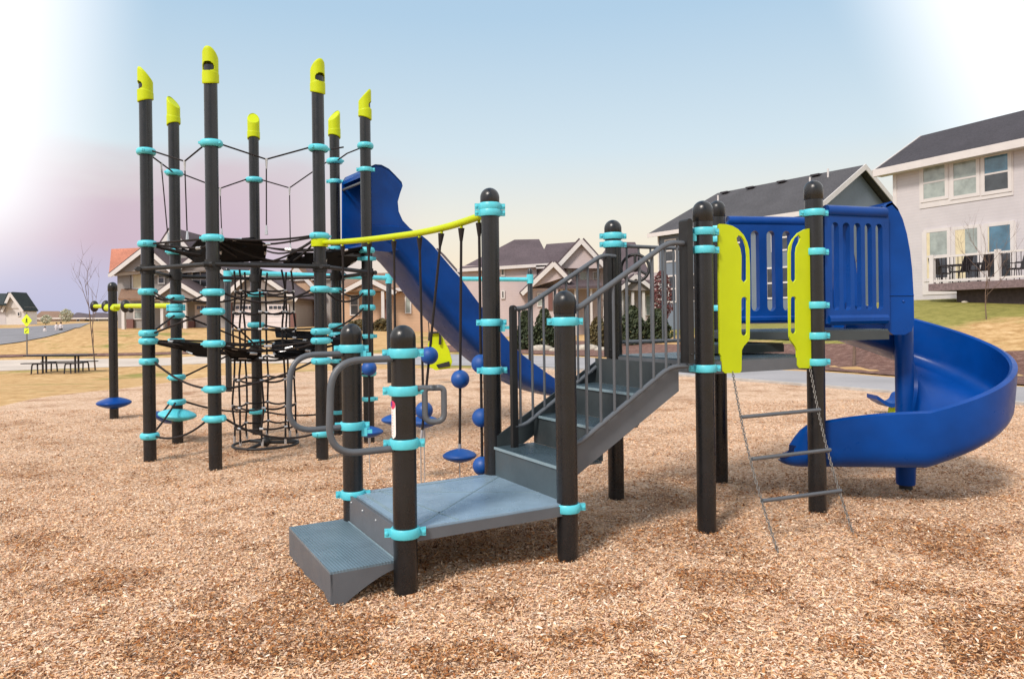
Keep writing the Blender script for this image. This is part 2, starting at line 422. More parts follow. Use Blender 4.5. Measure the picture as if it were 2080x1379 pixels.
# polar sheet
na = 150; nr = 90; vs = []; fs = []
ang = np.linspace(-1.5, 1.5, na)
for a in ang:
    R = float(np.interp(a, ea, er)) if ea[0] < a < ea[-1] else float(er[0] if a < ea[0] else er[-1])
    for k in range(nr):
        r = .4 + (R - .4) * (k / (nr - 1)) ** 1.3; vs.append([math.sin(a) * r, math.cos(a) * r])
va = np.array(vs); zz = chipz(va[:, 0], va[:, 1])
for i in range(na - 1):
    for k in range(nr - 1): q = i * nr + k; fs.append((q, q + 1, q + nr + 1, q + nr))
me = bpy.data.meshes.new('wood_chip_ground'); me.from_pydata(np.column_stack([va, zz]).tolist(), [], fs); me.materials.append(M['chipbed'])
me.polygons.foreach_set('use_smooth', [True] * len(me.polygons))
cg = bpy.data.objects.new('wood_chip_ground', me); COL.objects.link(cg); tag(cg, kind='structure')
# concrete kerb
kb = MB(); pp = [p for p in edge if p.x > -1.5]
for i in range(len(pp) - 1):
    a, b = pp[i], pp[i + 1]; kb.bar((a.x, a.y, .03), (b.x, b.y, .03), .14, .09)
tag(kb.build('kerb', 'concrete', smooth=0), kind='structure')

# loose chips: one 'stuff' object
def chips(n, dmin, dmax, size, name='wood_chips', seed=1):
    rg = np.random.default_rng(seed)
    d = np.exp(rg.uniform(np.log(dmin), np.log(dmax), n)); u = rg.uniform(-.78, .78, n)
    x = u * d; y = d; ok = np.hypot(x, y) < rmax(x, y) - .15; x, y, d = x[ok], y[ok], d[ok]; n = len(x)
    nz = np.array([noise.noise(Vector((a * 1.3, b * 1.3, 9))) for a, b in zip(x, y)])
    z = chipz(x, y) + rg.uniform(.001, .016, n)
    L = size * rg.lognormal(0, .34, n); W = L * rg.uniform(.14, .45, n); W = np.clip(W, .003, .012)
    th = rg.uniform(0, 2 * PI, n); ti = rg.normal(0, .30, n); ro = rg.normal(0, .5, n)
    ax = np.stack([np.cos(th) * np.cos(ti), np.sin(th) * np.cos(ti), np.sin(ti)], -1)
    sd = np.stack([-np.sin(th), np.cos(th), np.zeros(n)], -1); up = np.cross(ax, sd)
    ay = sd * np.cos(ro)[:, None] + up * np.sin(ro)[:, None]
    c = np.stack([x, y, z], -1); nrm = np.cross(ax, ay) * (L * .12)[:, None] * rg.uniform(-1, 1, n)[:, None]
    A = ax * (L / 2)[:, None]; B = ay * (W / 2)[:, None]
    v = np.stack([c - A - B * .5, c - A * .1 - B + nrm, c + A - B * .6, c + A + B * .3, c + A * .1 + B + nrm, c - A + B * .7], 1).reshape(-1, 3)
    me = bpy.data.meshes.new(name); me.vertices.add(n * 6); me.vertices.foreach_set('co', v.ravel())
    me.loops.add(n * 8); me.polygons.add(n * 2)
    li = (np.arange(n)[:, None] * 6 + np.array([0, 1, 4, 5, 1, 2, 3, 4])).ravel()
    me.loops.foreach_set('vertex_index', li); me.polygons.foreach_set('loop_start', np.arange(n * 2) * 4)
    try: me.polygons.foreach_set('loop_total', np.full(n * 2, 4))
    except Exception: pass
    me.update(); me.validate()
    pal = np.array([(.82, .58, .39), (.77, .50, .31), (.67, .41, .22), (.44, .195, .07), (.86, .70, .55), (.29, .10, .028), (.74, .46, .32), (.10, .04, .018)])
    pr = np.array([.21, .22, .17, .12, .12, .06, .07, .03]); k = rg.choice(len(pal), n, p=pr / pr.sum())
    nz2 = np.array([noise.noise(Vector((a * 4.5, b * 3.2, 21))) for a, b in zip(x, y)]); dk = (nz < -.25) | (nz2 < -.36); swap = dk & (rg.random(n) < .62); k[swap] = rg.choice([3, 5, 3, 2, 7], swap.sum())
    brown_spots = [(745, 1272, .10), (940, 1345, .17), (1290, 1283, .07), (1480, 1195, .20), (1505, 1135, .10), (250, 1175, .13), (700, 1330, .12), (1950, 960, .3), (160, 1200, .12), (1190, 885, .4), (1640, 985, .5), (990, 1120, .36), (1100, 1090, .25), (560, 1010, .2), (1330, 1010, .2), (900, 830, .6), (1960, 1130, .15), (1840, 1200, .12), (420, 1240, .12), (1180, 1310, .12), (740, 1180, .16)]  # patches where darker brown chips are more frequent
    for (u_, v_, rd_) in brown_spots:
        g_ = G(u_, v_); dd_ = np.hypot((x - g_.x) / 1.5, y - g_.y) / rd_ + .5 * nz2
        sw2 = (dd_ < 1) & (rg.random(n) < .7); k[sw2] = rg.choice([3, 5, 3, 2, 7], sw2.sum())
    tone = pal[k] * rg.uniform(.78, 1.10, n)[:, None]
    at = me.color_attributes.new('tone', 'FLOAT_COLOR', 'POINT')
    at.data.foreach_set('color', np.repeat(np.column_stack([tone, np.ones(n)]), 6, axis=0).ravel())
    me.materials.append(M['chip']); o = bpy.data.objects.new(name, me); COL.objects.link(o); tag(o, kind='stuff'); return o
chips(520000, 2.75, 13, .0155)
def onterrain(u, v):
    dx, dz = ray(u, v); d = 3.0
    while d < 160 and EYE + dz * d > H(dx * d, d): d += .03
    return Vector((dx * d, d, H(dx * d, d)))
#@@PLAY
# ------------------------------------------------------------------ play structure
PR = .0655
play = thing('play_structure', 'playground play structure with charcoal posts, rope net tower, blue slides, stair and lime panels', 'play structure', (0, 6.5, 0))
def bandclamp(post, p, z, ang=0, tab=0, h=.052):
    """flat band clamp with two bolted ears"""
    b = MB(); r = PR + .011; c = Vector((p[0], p[1], z))
    b.lathe(c, [(PR - .004, -h / 2), (r, -h / 2), (r + .004, -h / 2 + .006), (r + .004, h / 2 - .006), (r, h / 2), (PR - .004, h / 2)], 28)
    ax = Vector((math.cos(ang), math.sin(ang), 0)); ay = Vector((-ax.y, ax.x, 0))
    for s in (-1, 1):
        q = c + ax * s * (r + .016)
        b.box(q, ax * .019, ay * .013, (0, 0, h * .40))
        b.lathe(q + ax * s * .008 - ay * .013, [(.010, 0), (.010, .006), (.006, .008)], 10, axis=-ay)
    if tab:
        q = c + ax * tab * (r + .002) - ay * .02
        b.box(q - Vector((0, 0, h * .8)), ax * .018, ay * .012, (0, 0, h * .5))
        b.box(q + ax * tab * .03 - Vector((0, 0, h * .75)), ax * .02, ay * .008, (0, 0, .012))
    return b.build('clamp', 'clamp', post)
def netclamp(post, p, z, ang=0):
    """fat rounded rope clamp"""
    b = MB(); c = Vector((p[0], p[1], z)); r = .100; hh = .036
    prof = [(PR - .004, -hh * .8)] + [(r - .026 + .026 * math.cos(t), hh * math.sin(t)) for t in np.linspace(-PI / 2, PI / 2, 9)] + [(PR - .004, hh * .8)]
    n0 = len(b.v); b.lathe(c, prof, 28)
    ax = Vector((math.cos(ang), math.sin(ang), 0))
    for i in range(n0, len(b.v)):       # slightly oval, drawn out along the rope directions
        q = Vector(b.v[i]) - c; k = q.dot(ax); q += ax * k * .14; b.v[i] = tuple(c + q)
    for s in (-1, 1):
        q = c + ax * s * .09 ; ay = Vector((-ax.y, ax.x, 0))
        b.box(q - ay * .045, ax * .022, ay * .012, (0, 0, .012))
    return b.build('clamp', 'clamp', post)
def mkpost(p, top, dome=True, r=PR):
    b = MB(); c = Vector((p[0], p[1], 0))
    if dome:
        prof = [(r, -.05), (r, top - r - .045)]
        b.lathe(c, prof, 32); o = b.build('post', 'post', play, 40)
        k = MB(); r2 = r + .005
        k.lathe(c + Vector((0, 0, top - r - .05)), [(r2 - .002, -.03), (r2, -.027), (r2, .045)] + [(r2 * math.cos(t), .045 + r2 * math.sin(t)) for t in np.linspace(.1, PI / 2, 9)], 32)
        k.build('cap', 'post', o, 40)
    else:
        b.lathe(c, [(r, -.05), (r, top - .185)], 32); o = b.build('post', 'post', play, 40)
    return o
def limecap(post, p, top, ctr, r=PR):
    """tilted open-cut cap with an oval window on its outer side"""
    out = Vector((p[0] - ctr[0], p[1] - ctr[1], 0)).normalized(); sd = Vector((-out.y, out.x, 0))
    na, nz = 72, 44; R = r + .012; hb = .36
    b = MB(); vs = []; fs = []
    for s, RR in ((0, R), (1, R - .010)):
        for i in range(na):
            a = 2 * PI * i / na; ca = math.cos(a)
            zt = top - .15 * ((1 - ca) / 2); zb = top - hb - .02 * ca
            for k in range(nz + 1):
                t = k / nz; z = zb + (zt - zb) * t
                rr = RR + (.004 if .0 < t < .36 else 0)
                if t > .93: rr -= .010 * ((t - .93) / .07) ** 2
                q = Vector((p[0], p[1], z)) + (out * math.cos(a) + sd * math.sin(a)) * rr
                vs.append(q)
    def idx(s, i, k): return s * na * (nz + 1) + (i % na) * (nz + 1) + k
    def hole(i, k):
        a = (i + .5) / na * 2 * PI; a = min(a, 2 * PI - a); t = (k + .5) / nz
        return ((a / 1.0) ** 2 + ((t - .47) / .13) ** 2) < 1
    for i in range(na):
        for k in range(nz):
            if hole(i, k): continue
            fs.append((idx(0, i, k), idx(0, i + 1, k), idx(0, i + 1, k + 1), idx(0, i, k + 1)))
            fs.append((idx(1, i, k), idx(1, i, k + 1), idx(1, i + 1, k + 1), idx(1, i + 1, k)))
            for (di, dk, e) in ((-1, 0, ((i, k), (i, k + 1))), (1, 0, ((i + 1, k), (i + 1, k + 1))), (0, -1, ((i, k), (i + 1, k))), (0, 1, ((i, k + 1), (i + 1, k + 1)))):
                kk = k + dk
                if kk < 0 or (kk < nz and hole((i + di) % na, kk)):
                    fs.append((idx(0, *e[0]), idx(0, *e[1]), idx(1, *e[1]), idx(1, *e[0])))
    fs.append(tuple(idx(0, i, nz) for i in range(na)))
    b.add(vs, fs); b.build('cap', 'lime', post, 50)

def base(u, v): g = G(u, v); return Vector((g.x, g.y))
A_, B_, C_, D_, E_, F_, H_ = base(305, 941), base(361, 903), base(438, 958), base(523, 885), base(655, 936), base(687, 886), base(750, 903)
ring = [A_, C_, E_, H_, F_, D_, B_]
ctr = sum(ring, Vector((0, 0))) / 7
T = {}
for k, p, vt in (('A', A_, 138), ('B', B_, 195), ('C', C_, 98), ('D', D_, 228), ('E', E_, 122), ('F', F_, 223), ('H', H_, 181)):
    o = mkpost(p, ZV(p, vt), False); T[k] = (p, o); limecap(o, p, ZV(p, vt), ctr)
def Z(k, v): return ZV(T[k][0], v)
netrows = {'A': [309, 496, 593, 677, 693, 734, 885], 'B': [352, 512, 605, 641, 693, 766, 816], 'C': [292, 484, 594, 633, 698, 790, 850],
           'D': [366, 598, 660, 695, 835], 'E': [302, 480, 588, 673, 692, 733, 880], 'F': [328, 590, 662, 680], 'H': [297, 509, 573 + 22, 625, 758]}
ORD = 'ACEHFDB'
for k, rows in netrows.items():
    p, o = T[k]; i = ORD.index(k); a = T[ORD[i - 1]][0]; c = T[ORD[(i + 1) % 7]][0]; t = (c - a); ang = math.atan2(t.y, t.x)
    for v in rows: netclamp(o, p, Z(k, v), ang)
for k, rows in {'H': [345, 526, 683, 810], 'F': [369, 505, 837, 733], 'B': [622, 628]}.items():
    for v in rows: bandclamp(T[k][1], T[k][0], Z(k, v), 0.1)

def at(k, v, side=None, r=.10):
    p = T[k][0]; q = Vector((p.x, p.y, Z(k, v)))
    if side:
        s = (T[side][0] - p).normalized(); q += Vector((s.x * r, s.y * r, 0))
    return q
RR = .0095
def ropeobj(paths, name='rope', r=.0115, mat='rope'):
    b = MB()
    for q in paths: b.tube(q, r, 8)
    return b.build(name, mat, play, 60)
# top ring ropes with Y junctions and drop ropes
tops = {k: netrows[k][0] for k in 'ACEHFDB'}
drop = {('A', 'C'): ((375, 328), (383, 489)), ('C', 'E'): ((541, 324), (540, 477)), ('F', 'D'): ((588, 382), (590, 510)), ('D', 'B'): ((447, 383), (452, 480)), ('E', 'H'): ((707, 398), (705, 500)), ('H', 'F'): ((705, 312), None), ('B', 'A'): ((343, 352), (350, 490))}
for (k, l), (j, e) in drop.items():
    a, b = at(k, tops[k], l), at(l, tops[l], k); mid = (a + b) / 2; d = mid.y
    if (k, l) == ('E', 'H'): J = a.lerp(b, .5)
    elif (k, l) == ('B', 'A'): J = a.lerp(b, .5)
    else: J = P(j[0], j[1], d)
    ro = ropeobj([[a, J, b]] if (k, l) not in (('E', 'H'),) else [[a, J]], r=.009)
    if e:
        dn = Vector((J.x, J.y, 0)); q = P(e[0], e[1], d); q = Vector((J.x + (q.x - J.x) * .6, J.y, q.z))
        if (k, l) in (('E', 'H'),): continue
        ropeobj([[J, q]], r=.007)
        f = MB(); f.tube([J + Vector((0, 0, .01)), J - Vector((0, 0, .10))], [.016, .009], 8); f.build('rope_fitting', 'silver', ro); f = MB(); f.tube([q + Vector((0, 0, .10)), q], [.009, .018], 8)
        f.build('rope_fitting', 'silver', ro)
# rigid black ring
b = MB(); rz = 2.10
for i in range(7):
    a, c = ring[i], ring[(i + 1) % 7]; t = (c - a).normalized()
    o1 = Vector(((a - ctr).normalized().x, (a - ctr).normalized().y)) * .075; o2 = (c - ctr).normalized() * .075
    p0 = Vector((a.x + o1.x, a.y + o1.y, rz)); p1 = Vector((c.x + o2.x, c.y + o2.y, rz))
    b.tube([p0 - Vector((t.x, t.y, 0)) * .06, p1 + Vector((t.x, t.y, 0)) * .06], .024, 12)
for a in ring: b.lathe((a.x, a.y, rz), [(PR - .003, -.05), (PR + .012, -.05), (PR + .012, .05), (PR - .003, .05)], 24)
b.build('ring_tube', 'black', play)
# zigzag ropes
zig = [('A', 593, 'C', 594, .10), ('A', 593, 'B', 605, .06), ('C', 594, 'E', 588, .12), ('B', 605, 'D', 598, .08), ('D', 598, 'F', 590, .06), ('E', 588, 'H', 595, .12), ('F', 590, 'H', 595, .06),
       ('A', 677, 'C', 633, .0), ('A', 677, 'B', 641, 0), ('B', 641, 'D', 695, .0), ('C', 633, 'D', 700, -.02), ('D', 660, 'F', 662, .05), ('E', 673, 'H', 625, .05),
       ('A', 734, 'B', 766, .0), ('A', 734, 'C', 790, .06), ('B', 766, 'D', 700, .0), ('C', 790, 'E', 733, .05), ('E', 733, 'H', 758, .04), ('F', 733, 'H', 758, .04),
       ('A', 885, 'C', 850, .09), ('C', 850, 'E', 880, .11), ('B', 816, 'D', 835, .04), ('A', 885, 'B', 816, .02), ('D', 835, 'F', 837, .05), ('C', 698, 'B', 693, .02), ('E', 480, 'C', 484, .03), ('E', 480, 'D', 500, .14), ('A', 496, 'C', 484, .0), ('B', 512, 'A', 496, .0), ('D', 500, 'F', 505, .05)]
for k, v, l, w, s in zig: ropeobj([sagged(at(k, v, l, .085), at(l, w, k, .085), s)])
# webbing mats (upper, seen from below; lower, seen from above)
def slot(c, u, v, a, bb): return [c + u * a * math.cos(t) + v * bb * math.sin(t) for t in np.linspace(0, 2 * PI, 12, endpoint=False)]
def matpoly(pts, holes=(), spokes=()):
    q = [P(*x) for x in pts]; b = MB()
    c = sum(q, Vector()) / len(q); n = (q[1] - q[0]).cross(q[2] - q[0]).normalized()
    if holes:
        n = (q[2] - q[0]).cross(q[3] - q[0]).normalized(); c = q[0].copy(); q = [onplane(x[0], x[1], c, n) for x in pts]
    hs = []
    for (u, v, a, bb, tilt) in holes:
        h = onplane(u, v, c, n); e1 = (q[1] - q[0]).normalized(); e2 = n.cross(e1)
        hs.append(slot(h, e1 * math.cos(tilt) + e2 * math.sin(tilt), -e1 * math.sin(tilt) + e2 * math.cos(tilt), a, bb))
    b.prism(q, n * .012, hs)
    for i in range(len(q)): b.tube([q[i], q[(i + 1) % len(q)]], .011, 6)
    o = b.build('net_mat', 'mat', play, 0)
    for i in range(0, len(q), 2):
        s = MB(); m = q[i].lerp(q[(i + 1) % len(q)], .5); t = (q[(i + 1) % len(q)] - q[i]).normalized()
        s.tube([m - t * .045, m + t * .045], .014, 8); s.build('ferrule', 'silver', o)
    return o
matpoly([(448, 489, 7.62), (515, 484, 7.85), (541, 497, 8.0), (537, 528, 8.45), (448, 533, 8.35)], [(469, 505, .035, .014, .5), (497, 501, .035, .014, .5)])
matpoly([(348, 498, 8.9), (383, 510, 8.75), (403, 488, 7.95), (427, 488, 7.7), (428, 548, 8.25), (396, 531, 8.6)])
matpoly([(572, 541, 8.9), (592, 514, 9.3), (640, 515, 8.4), (640, 540, 8.5)], [(615, 521, .04, .014, .2)])
matpoly([(662, 514, 8.5), (735, 503, 9.0), (735, 521, 9.3), (700, 545, 9.5), (662, 541, 8.8)], [(690, 521, .05, .014, .3)])
matpoly([(322, 692, 8.25), (375, 696, 8.1), (425, 701, 7.7), (428, 724, 7.9), (400, 722, 8.2), (372, 711, 8.4), (345, 700, 8.35)], [(388, 703, .012, .02, .0)])
matpoly([(452, 704, 7.75), (500, 712, 8.1), (498, 717, 8.15), (530, 719, 8.3), (515, 728, 8.4), (470, 727, 8.3)])
matpoly([(549, 706, 8.6), (562, 692, 9.0), (600, 690, 8.7), (642, 693, 8.2), (642, 714, 8.15), (612, 711, 8.3), (600, 703, 8.5), (575, 709, 8.5)])
matpoly([(556, 716, 8.5), (590, 712, 8.5), (642, 718, 8.2), (604, 729, 8.35), (560, 723, 8.4)])
matpoly([(560, 672, 9.5), (640, 675, 8.6), (640, 688, 8.5), (562, 684, 9.2)])
matpoly([(664, 690, 8.6), (690, 680, 9.2), (735, 690, 9.0), (700, 712, 8.7)])
ropeobj([[P(640, 700, 8.1), P(575, 690, 8.8), P(480, 700, 8.6), P(440, 715, 7.7)], [P(640, 720, 8.1), P(560, 732, 8.5), P(470, 732, 8.3)],
         [P(345, 690, 8.9), P(425, 694, 8.9), P(510, 700, 9.4)]])
for zc_, rows_ in ((2.24, {'A': 496, 'C': 484, 'E': 480, 'H': 509, 'F': 505, 'D': 500, 'B': 512}), (1.17, {'A': 693, 'C': 698, 'E': 692, 'H': 683, 'F': 680, 'D': 695, 'B': 693})):
    hub = [Vector((ctr.x + .36 * math.cos(a), ctr.y + .36 * math.sin(a), zc_ + random.uniform(-.03, .03))) for a in np.linspace(0, 2 * PI, 7, endpoint=False)]
    for k, v in rows_.items():
        a_ = at(k, v); hs_ = sorted(hub, key=lambda h: (h - a_).length)[:3]
        for h in hs_[:2]: ropeobj([sagged(a_, h, .03)], r=.012)
        l = ORD[(ORD.index(k) + 1) % 7]; q_ = at(l, rows_[l]); m_ = a_.lerp(q_, .5); mm = m_.lerp(Vector((ctr.x, ctr.y, m_.z)), .22) - Vector((0, 0, .05))
        ro = ropeobj([bez([a_, mm, q_], 6)], r=.011); ff = MB(); ff.tube([mm - (q_ - a_).normalized() * .04, mm + (q_ - a_).normalized() * .04], .017, 8); ff.build('ferrule', 'silver', ro)
    ropeobj([hub + [hub[0]]], r=.014)
# rope mast net in the middle
nc = Vector((ctr.x + .02, ctr.y + .0)); nv = 8
def nrad(z): return .33 + .03 * (1 - z / 2.1)
rz_ = [ZV(nc, v) for v in (592, 634, 668, 725, 768, 822, 862)]
verts_ = []
for i in range(nv):
    a = 2 * PI * (i + .3) / nv; pts = []
    for z in [2.12] + rz_ + [.10]:
        jr = random.uniform(-.018, .018); ja = random.uniform(-.05, .05)
        pts.append(Vector((nc.x + math.cos(a + ja) * (nrad(z) + jr), nc.y + math.sin(a + ja) * (nrad(z) + jr), z)))
    verts_.append(pts)
vn = MB()
for pts in verts_: vn.tube(bez(pts, 4), .0115, 7)
for k in range(len(rz_)):
    for i in range(nv):
        a, c = verts_[i][k + 1], verts_[(i + 1) % nv][k + 1]; vn.tube(sagged(a, c, .022 * random.uniform(.3, 1.5), 5), .0115, 7)
cn = vn.build('climbing_net', 'rope', play, 60)
for pts in verts_:
    for q in pts[1:-1]:
        d = Vector((q.x - nc.x, q.y - nc.y, 0)).normalized(); t = Vector((-d.y, d.x, 0))
        kn = MB(); kn.tube([q - t * .02, q + t * .02], .016, 8); kn.build('rope_fitting', 'silver', cn)
    q = pts[-1]; kn = MB(); kn.tube([q + Vector((0, 0, .08)), q], .015, 8); kn.build('rope_fitting', 'silver', cn)
gm = MB(); gm.tube([Vector((nc.x + .37 * math.cos(t), nc.y + .37 * math.sin(t), .07)) for t in np.linspace(0, 2 * PI, 40, endpoint=False)], .015, 10, closed=True)
for a in (.3, 2.4, 4.5): gm.tube([(nc.x, nc.y, .09), (nc.x + .38 * math.cos(a), nc.y + .38 * math.sin(a), .07)], .02, 8)
gm.sphere((nc.x, nc.y, .10), .06, 14, 8)
gm.build('net_base_ring', 'black', play, 50)

# stand-alone pole with saucer and lime chinning beam to the tower
J_ = base(232, 853); jo = mkpost(J_, ZV(J_, 573))
def lens(name, c, r, h, mat, tilt=(0, 0, 1), par=play):
    b = MB(); prof = [(r * math.cos(t), h / 2 * math.sin(t)) for t in np.linspace(-PI / 2, PI / 2, 15)]
    prof = [(rr if True else 0, hh * (1 - .35 * rr / r)) for rr, hh in prof]
    b.lathe(c, prof, 36, axis=tilt); return b.build(name, mat, par, 60)
lens('saucer_step', (J_.x, J_.y, ZV(J_, 818)), .255, .20, 'blue')
Bp = T['B'][0]; zB = Z('B', 621); zJ = ZV(J_, 622)
def lb(t): q = Bp.lerp(J_, t); return Vector((q.x, q.y, zB + (zJ - zB) * t))
b = MB(); b.tube([lb(.03), lb(1.38)], .034, 14); b.tube([lb(.92) - Vector((0, 0, .03)), lb(1.12) - Vector((0, 0, .03))], .05, 14); lo = b.build('chinning_beam', 'lime', play, 50)
for t in (1.40, 1.14, .76): 
    k = MB(); k.sphere(lb(t), .085, 16, 10, (.8, .8, 1.15)); k.build('knob', 'black', lo, 60)
k = MB(); k.sphere(lb(.66) - Vector((0, 0, .06)), .04, 12, 8); k.build('knob', 'black', lo, 60)
lens('saucer_step', (Bp.x + .01, Bp.y - .02, Z('B', 842)), .225, .17, 'clamp', (.12, 0, 1))
lens('saucer_step', P(338, 848, 9.45), .20, .15, 'blue', (.35, .2, 1))
ropeobj([[at('B', 818) - Vector((.09, 0, 0)), P(330, 838, 9.4)]])

# ------------------------------------------------------------------ low deck, steps, stair
P1, P2, P3, P4 = base(825, 1213), base(719, 1117), base(1154, 1143), None
P4 = P3 + (P2 - P1); P4 = Vector((P(1000, 800, P4.y + .03).x, P4.y + .03))
R1, R2, R3, R4 = base(1436, 1085), base(1661, 1045), base(1252, 1018), base(1464, 985)
po = {}
for n_, p, vt in (('P1', P1, 660), ('P2', P2, 657), ('P3', P3, 590), ('P4', P4, 382), ('R1', R1, 408), ('R2', R2, 367), ('R3', R3, 447), ('R4', R4, 408)):
    po[n_] = mkpost(p, ZV(p, vt))
for n_, p, rows in (('P1', P1, [(717, 0), (793, 0), (900, 0), (1080, 0)]), ('P2', P2, [(708, 1), (864, 1), (1003, 0)]), ('P3', P3, [(653, 0), (1030, 0)]), ('P4', P4, [(420, 0), (433, 0), (655, 1), (752, 0)]),
                    ('R1', R1, [(471, -1), (508, 0), (748, 0)]), ('R2', R2, [(433, 0), (512, 0), (620, 0), (682, 0), (735, 0)]), ('R3', R3, [(480, 0), (497, 0)]), ('R4', R4, [(466, 0), (487, 0), (626, 0), (676, 0), (730, 0)])):
    for v, tb in rows: bandclamp(po[n_], p, ZV(p, v), .15, tb)
def v3(p, z): return Vector((p[0], p[1], z))
ZD = .375; e1 = (P3 - P1).normalized(); e2 = (P2 - P1).normalized()
E1 = v3(e1, 0); E2 = v3(e2, 0)
def slab(name, pts, z, th=.09, par=play, mt='deck', ms='deckside'):
    b = MB(); q = [v3(p, z) for p in pts]; b.prism(q, (0, 0, -.012)); o = b.build(name, mt, par, 0)
    s = MB(); cc = sum(pts, Vector((0, 0))) / len(pts)
    for i in range(len(pts)):
        a, c = pts[i], pts[(i + 1) % len(pts)]; s.bar(v3(a, z - .012 - th / 2), v3(c, z - .012 - th / 2), .02, th)
    s.build('deck_edge', ms, o, 0)
    return o
g = .02
dk = slab('deck', [P1 - e1 * 0 - e2 * g, P3 + e1 * .0 - e2 * g, P4 + e2 * g, P2 + e2 * g], ZD, .06)
b = MB()
for a, c, w_ in ((P1.lerp(P3, .06), P4.lerp(P3, .10), .010), (P2.lerp(P4, .05), P3.lerp(P4, .30), .006), (P1.lerp(P2, .08) + e1 * .055, P2.lerp(P1, .08) + e1 * .055, .022), (P2.lerp(P1, .04) + e1 * .17, P1.lerp(P3, .30), .014), (P2.lerp(P1, .05) + e1 * .10, P4.lerp(P3, .05) - e1 * .1, .010)):
    b.bar(v3(a, ZD + .0005), v3(c, ZD + .0005), w_, .004)
b.build('seam', 'seam', dk, 0)
# transfer step block on the left
ZS = .205; dS = .37
s0 = v3(P1, 0) - E1 * .04 + E2 * .02; s1 = v3(P2, 0) - E1 * .04 + E2 * .04
b = MB()
b.prism([s0 + Vector((0, 0, ZS)), s0 - E1 * dS + Vector((0, 0, ZS)), s1 - E1 * dS + Vector((0, 0, ZS)), s1 + Vector((0, 0, ZS))], (0, 0, -.012))
stp = b.build('step', 'shadedeck2', play, 0)
b = MB()
def sidepoly(o, back):   # arched side plate down to a pointed foot
    pts = [o + Vector((0, 0, ZS - .012)), o - E1 * dS + Vector((0, 0, ZS - .012))]
    foot = o - E1 * (dS - .02)
    pts += [foot + Vector((0, 0, -.02))]
    for t in np.linspace(0, 1, 12)[1:]:
        a = t * PI / 2; pts.append(o - E1 * ((dS - .022) * (1 - t) ** 1.35) + Vector((0, 0, -.02 + (ZS - .025) * math.sin(a) ** .8)))
    b.prism(pts, E2 * back)
sidepoly(s0, .012); sidepoly(s1, -.012)
fr = s0 - E1 * dS; fl = s1 - E1 * dS; pts = [fr + Vector((0, 0, ZS - .012)), fl + Vector((0, 0, ZS - .012))]
L = (fl - fr).length; Dn = (fl - fr) / L
for t in np.linspace(0, 1, 16):
    sx = L * (1 - t); zz_ = -.02 + .085 * min(1, sx / .10) * min(1, max(0, (L - sx) / (L - .10))) ** .8 if 0 < t < 1 else -.02
    pts.append(fr + Dn * sx + Vector((0, 0, zz_)))
b.prism(pts, -E1 * -.012)
# riser plate between step and deck
b.prism([s0 + Vector((0, 0, ZS)), s1 + Vector((0, 0, ZS)), s1 + Vector((0, 0, ZD)), s0 + Vector((0, 0, ZD))], E1 * .012)
b.build('step_frame', 'deckside', stp, 0)
for t in (.12, .36, .62, .86): b = MB(); b.sphere(s0.lerp(s1, t) + Vector((0, 0, ZD - .035)) - E1 * .002, .006, 8, 6); b.build('bolt', 'bolt', stp)
b = MB(); b.bar(s0.lerp(s1, .03) - E1 * .006 + Vector((0, 0, ZS + .002)), s0.lerp(s1, .97) - E1 * .006 + Vector((0, 0, ZS + .002)), .006, .004); b.build('hinge_seam', 'seam', stp, 0)
# grab loops on the two front posts
for p, o in ((P1, po['P1']), (P2, po['P2'])):
    zt = 1.30 if p is P1 else 1.295; zb = .815
    q = v3(p, 0) - E1 * (PR - .01)
    pts = arcpath([q + Vector((0, 0, zt)), q - E1 * .34 + Vector((0, 0, zt)), q - E1 * .36 + Vector((0, 0, zb)), q + Vector((0, 0, zb))], .16, 9)
    b = MB(); b.tube(pts, .0185, 14); b.build('grab_rail', 'tube', play, 60)
q = v3(P1, 1.135) + Vector((PR, 0, 0)); X_ = Vector((1, .25, 0)).normalized()
b = MB(); b.tube([q - X_ * .02, q + X_ * .06], .017, 12)
rr_ = [q + X_ * .045, q + X_ * .155, q + X_ * .155 - Vector((0, 0, .19)), q + X_ * .045 - Vector((0, 0, .19)), q + X_ * .045]
loop = arcpath([q + X_ * .1] + [q + X_ * .155, q + X_ * .155 - Vector((0, 0, .185)), q + X_ * .05 - Vector((0, 0, .185)), q + X_ * .05] + [q + X_ * .1], .045, 6)
b.tube(loop, .0165, 12); b.build('grab_rail', 'tube', play, 60)
# warning sticker wrapped on the front post
def sticker(p, zc, h, a0, a1, mat, name, par, off=.0015):
    b = MB(); n = 12; vs = []; fs = []; m = 16
    for j in range(m + 1):
        t = j / m; z = zc - h / 2 + h * t; e = min(t, 1 - t) * h; w = (a1 - a0) / 2; rr = w * PR
        k = 1 if e > rr else math.sqrt(max(0.02, 1 - (1 - e / rr) ** 2)); am = (a0 + a1) / 2
        for i in range(n + 1):
            a = am + w * k * (2 * i / n - 1); vs.append((p[0] + (PR + off) * math.cos(a), p[1] + (PR + off) * math.sin(a), z))
    for j in range(m):
        for i in range(n): q = j * (n + 1) + i; fs.append((q, q + 1, q + n + 2, q + n + 1))
    b.add(vs, fs); return b.build(name, mat, par, 60)
zs0, zs1 = ZV(P1, 888), ZV(P1, 812)
st = sticker(P1, (zs0 + zs1) / 2, zs1 - zs0, rad(198), rad(238), 'sticker', 'sticker', po['P1'])
sticker(P1, zs1 - .022, .045, rad(199), rad(237), 'stred', 'sticker_mark', po['P1'], .003)
sticker(P1, zs1 - .018, .03, rad(201), rad(216), 'stpurple', 'sticker_mark', po['P1'], .0045)
for k in range(9): sticker(P1, zs1 - .062 - k * .0145, .0035, rad(203), rad(226 + (k * 7) % 9), 'stprint', 'sticker_mark', po['P1'], .003)

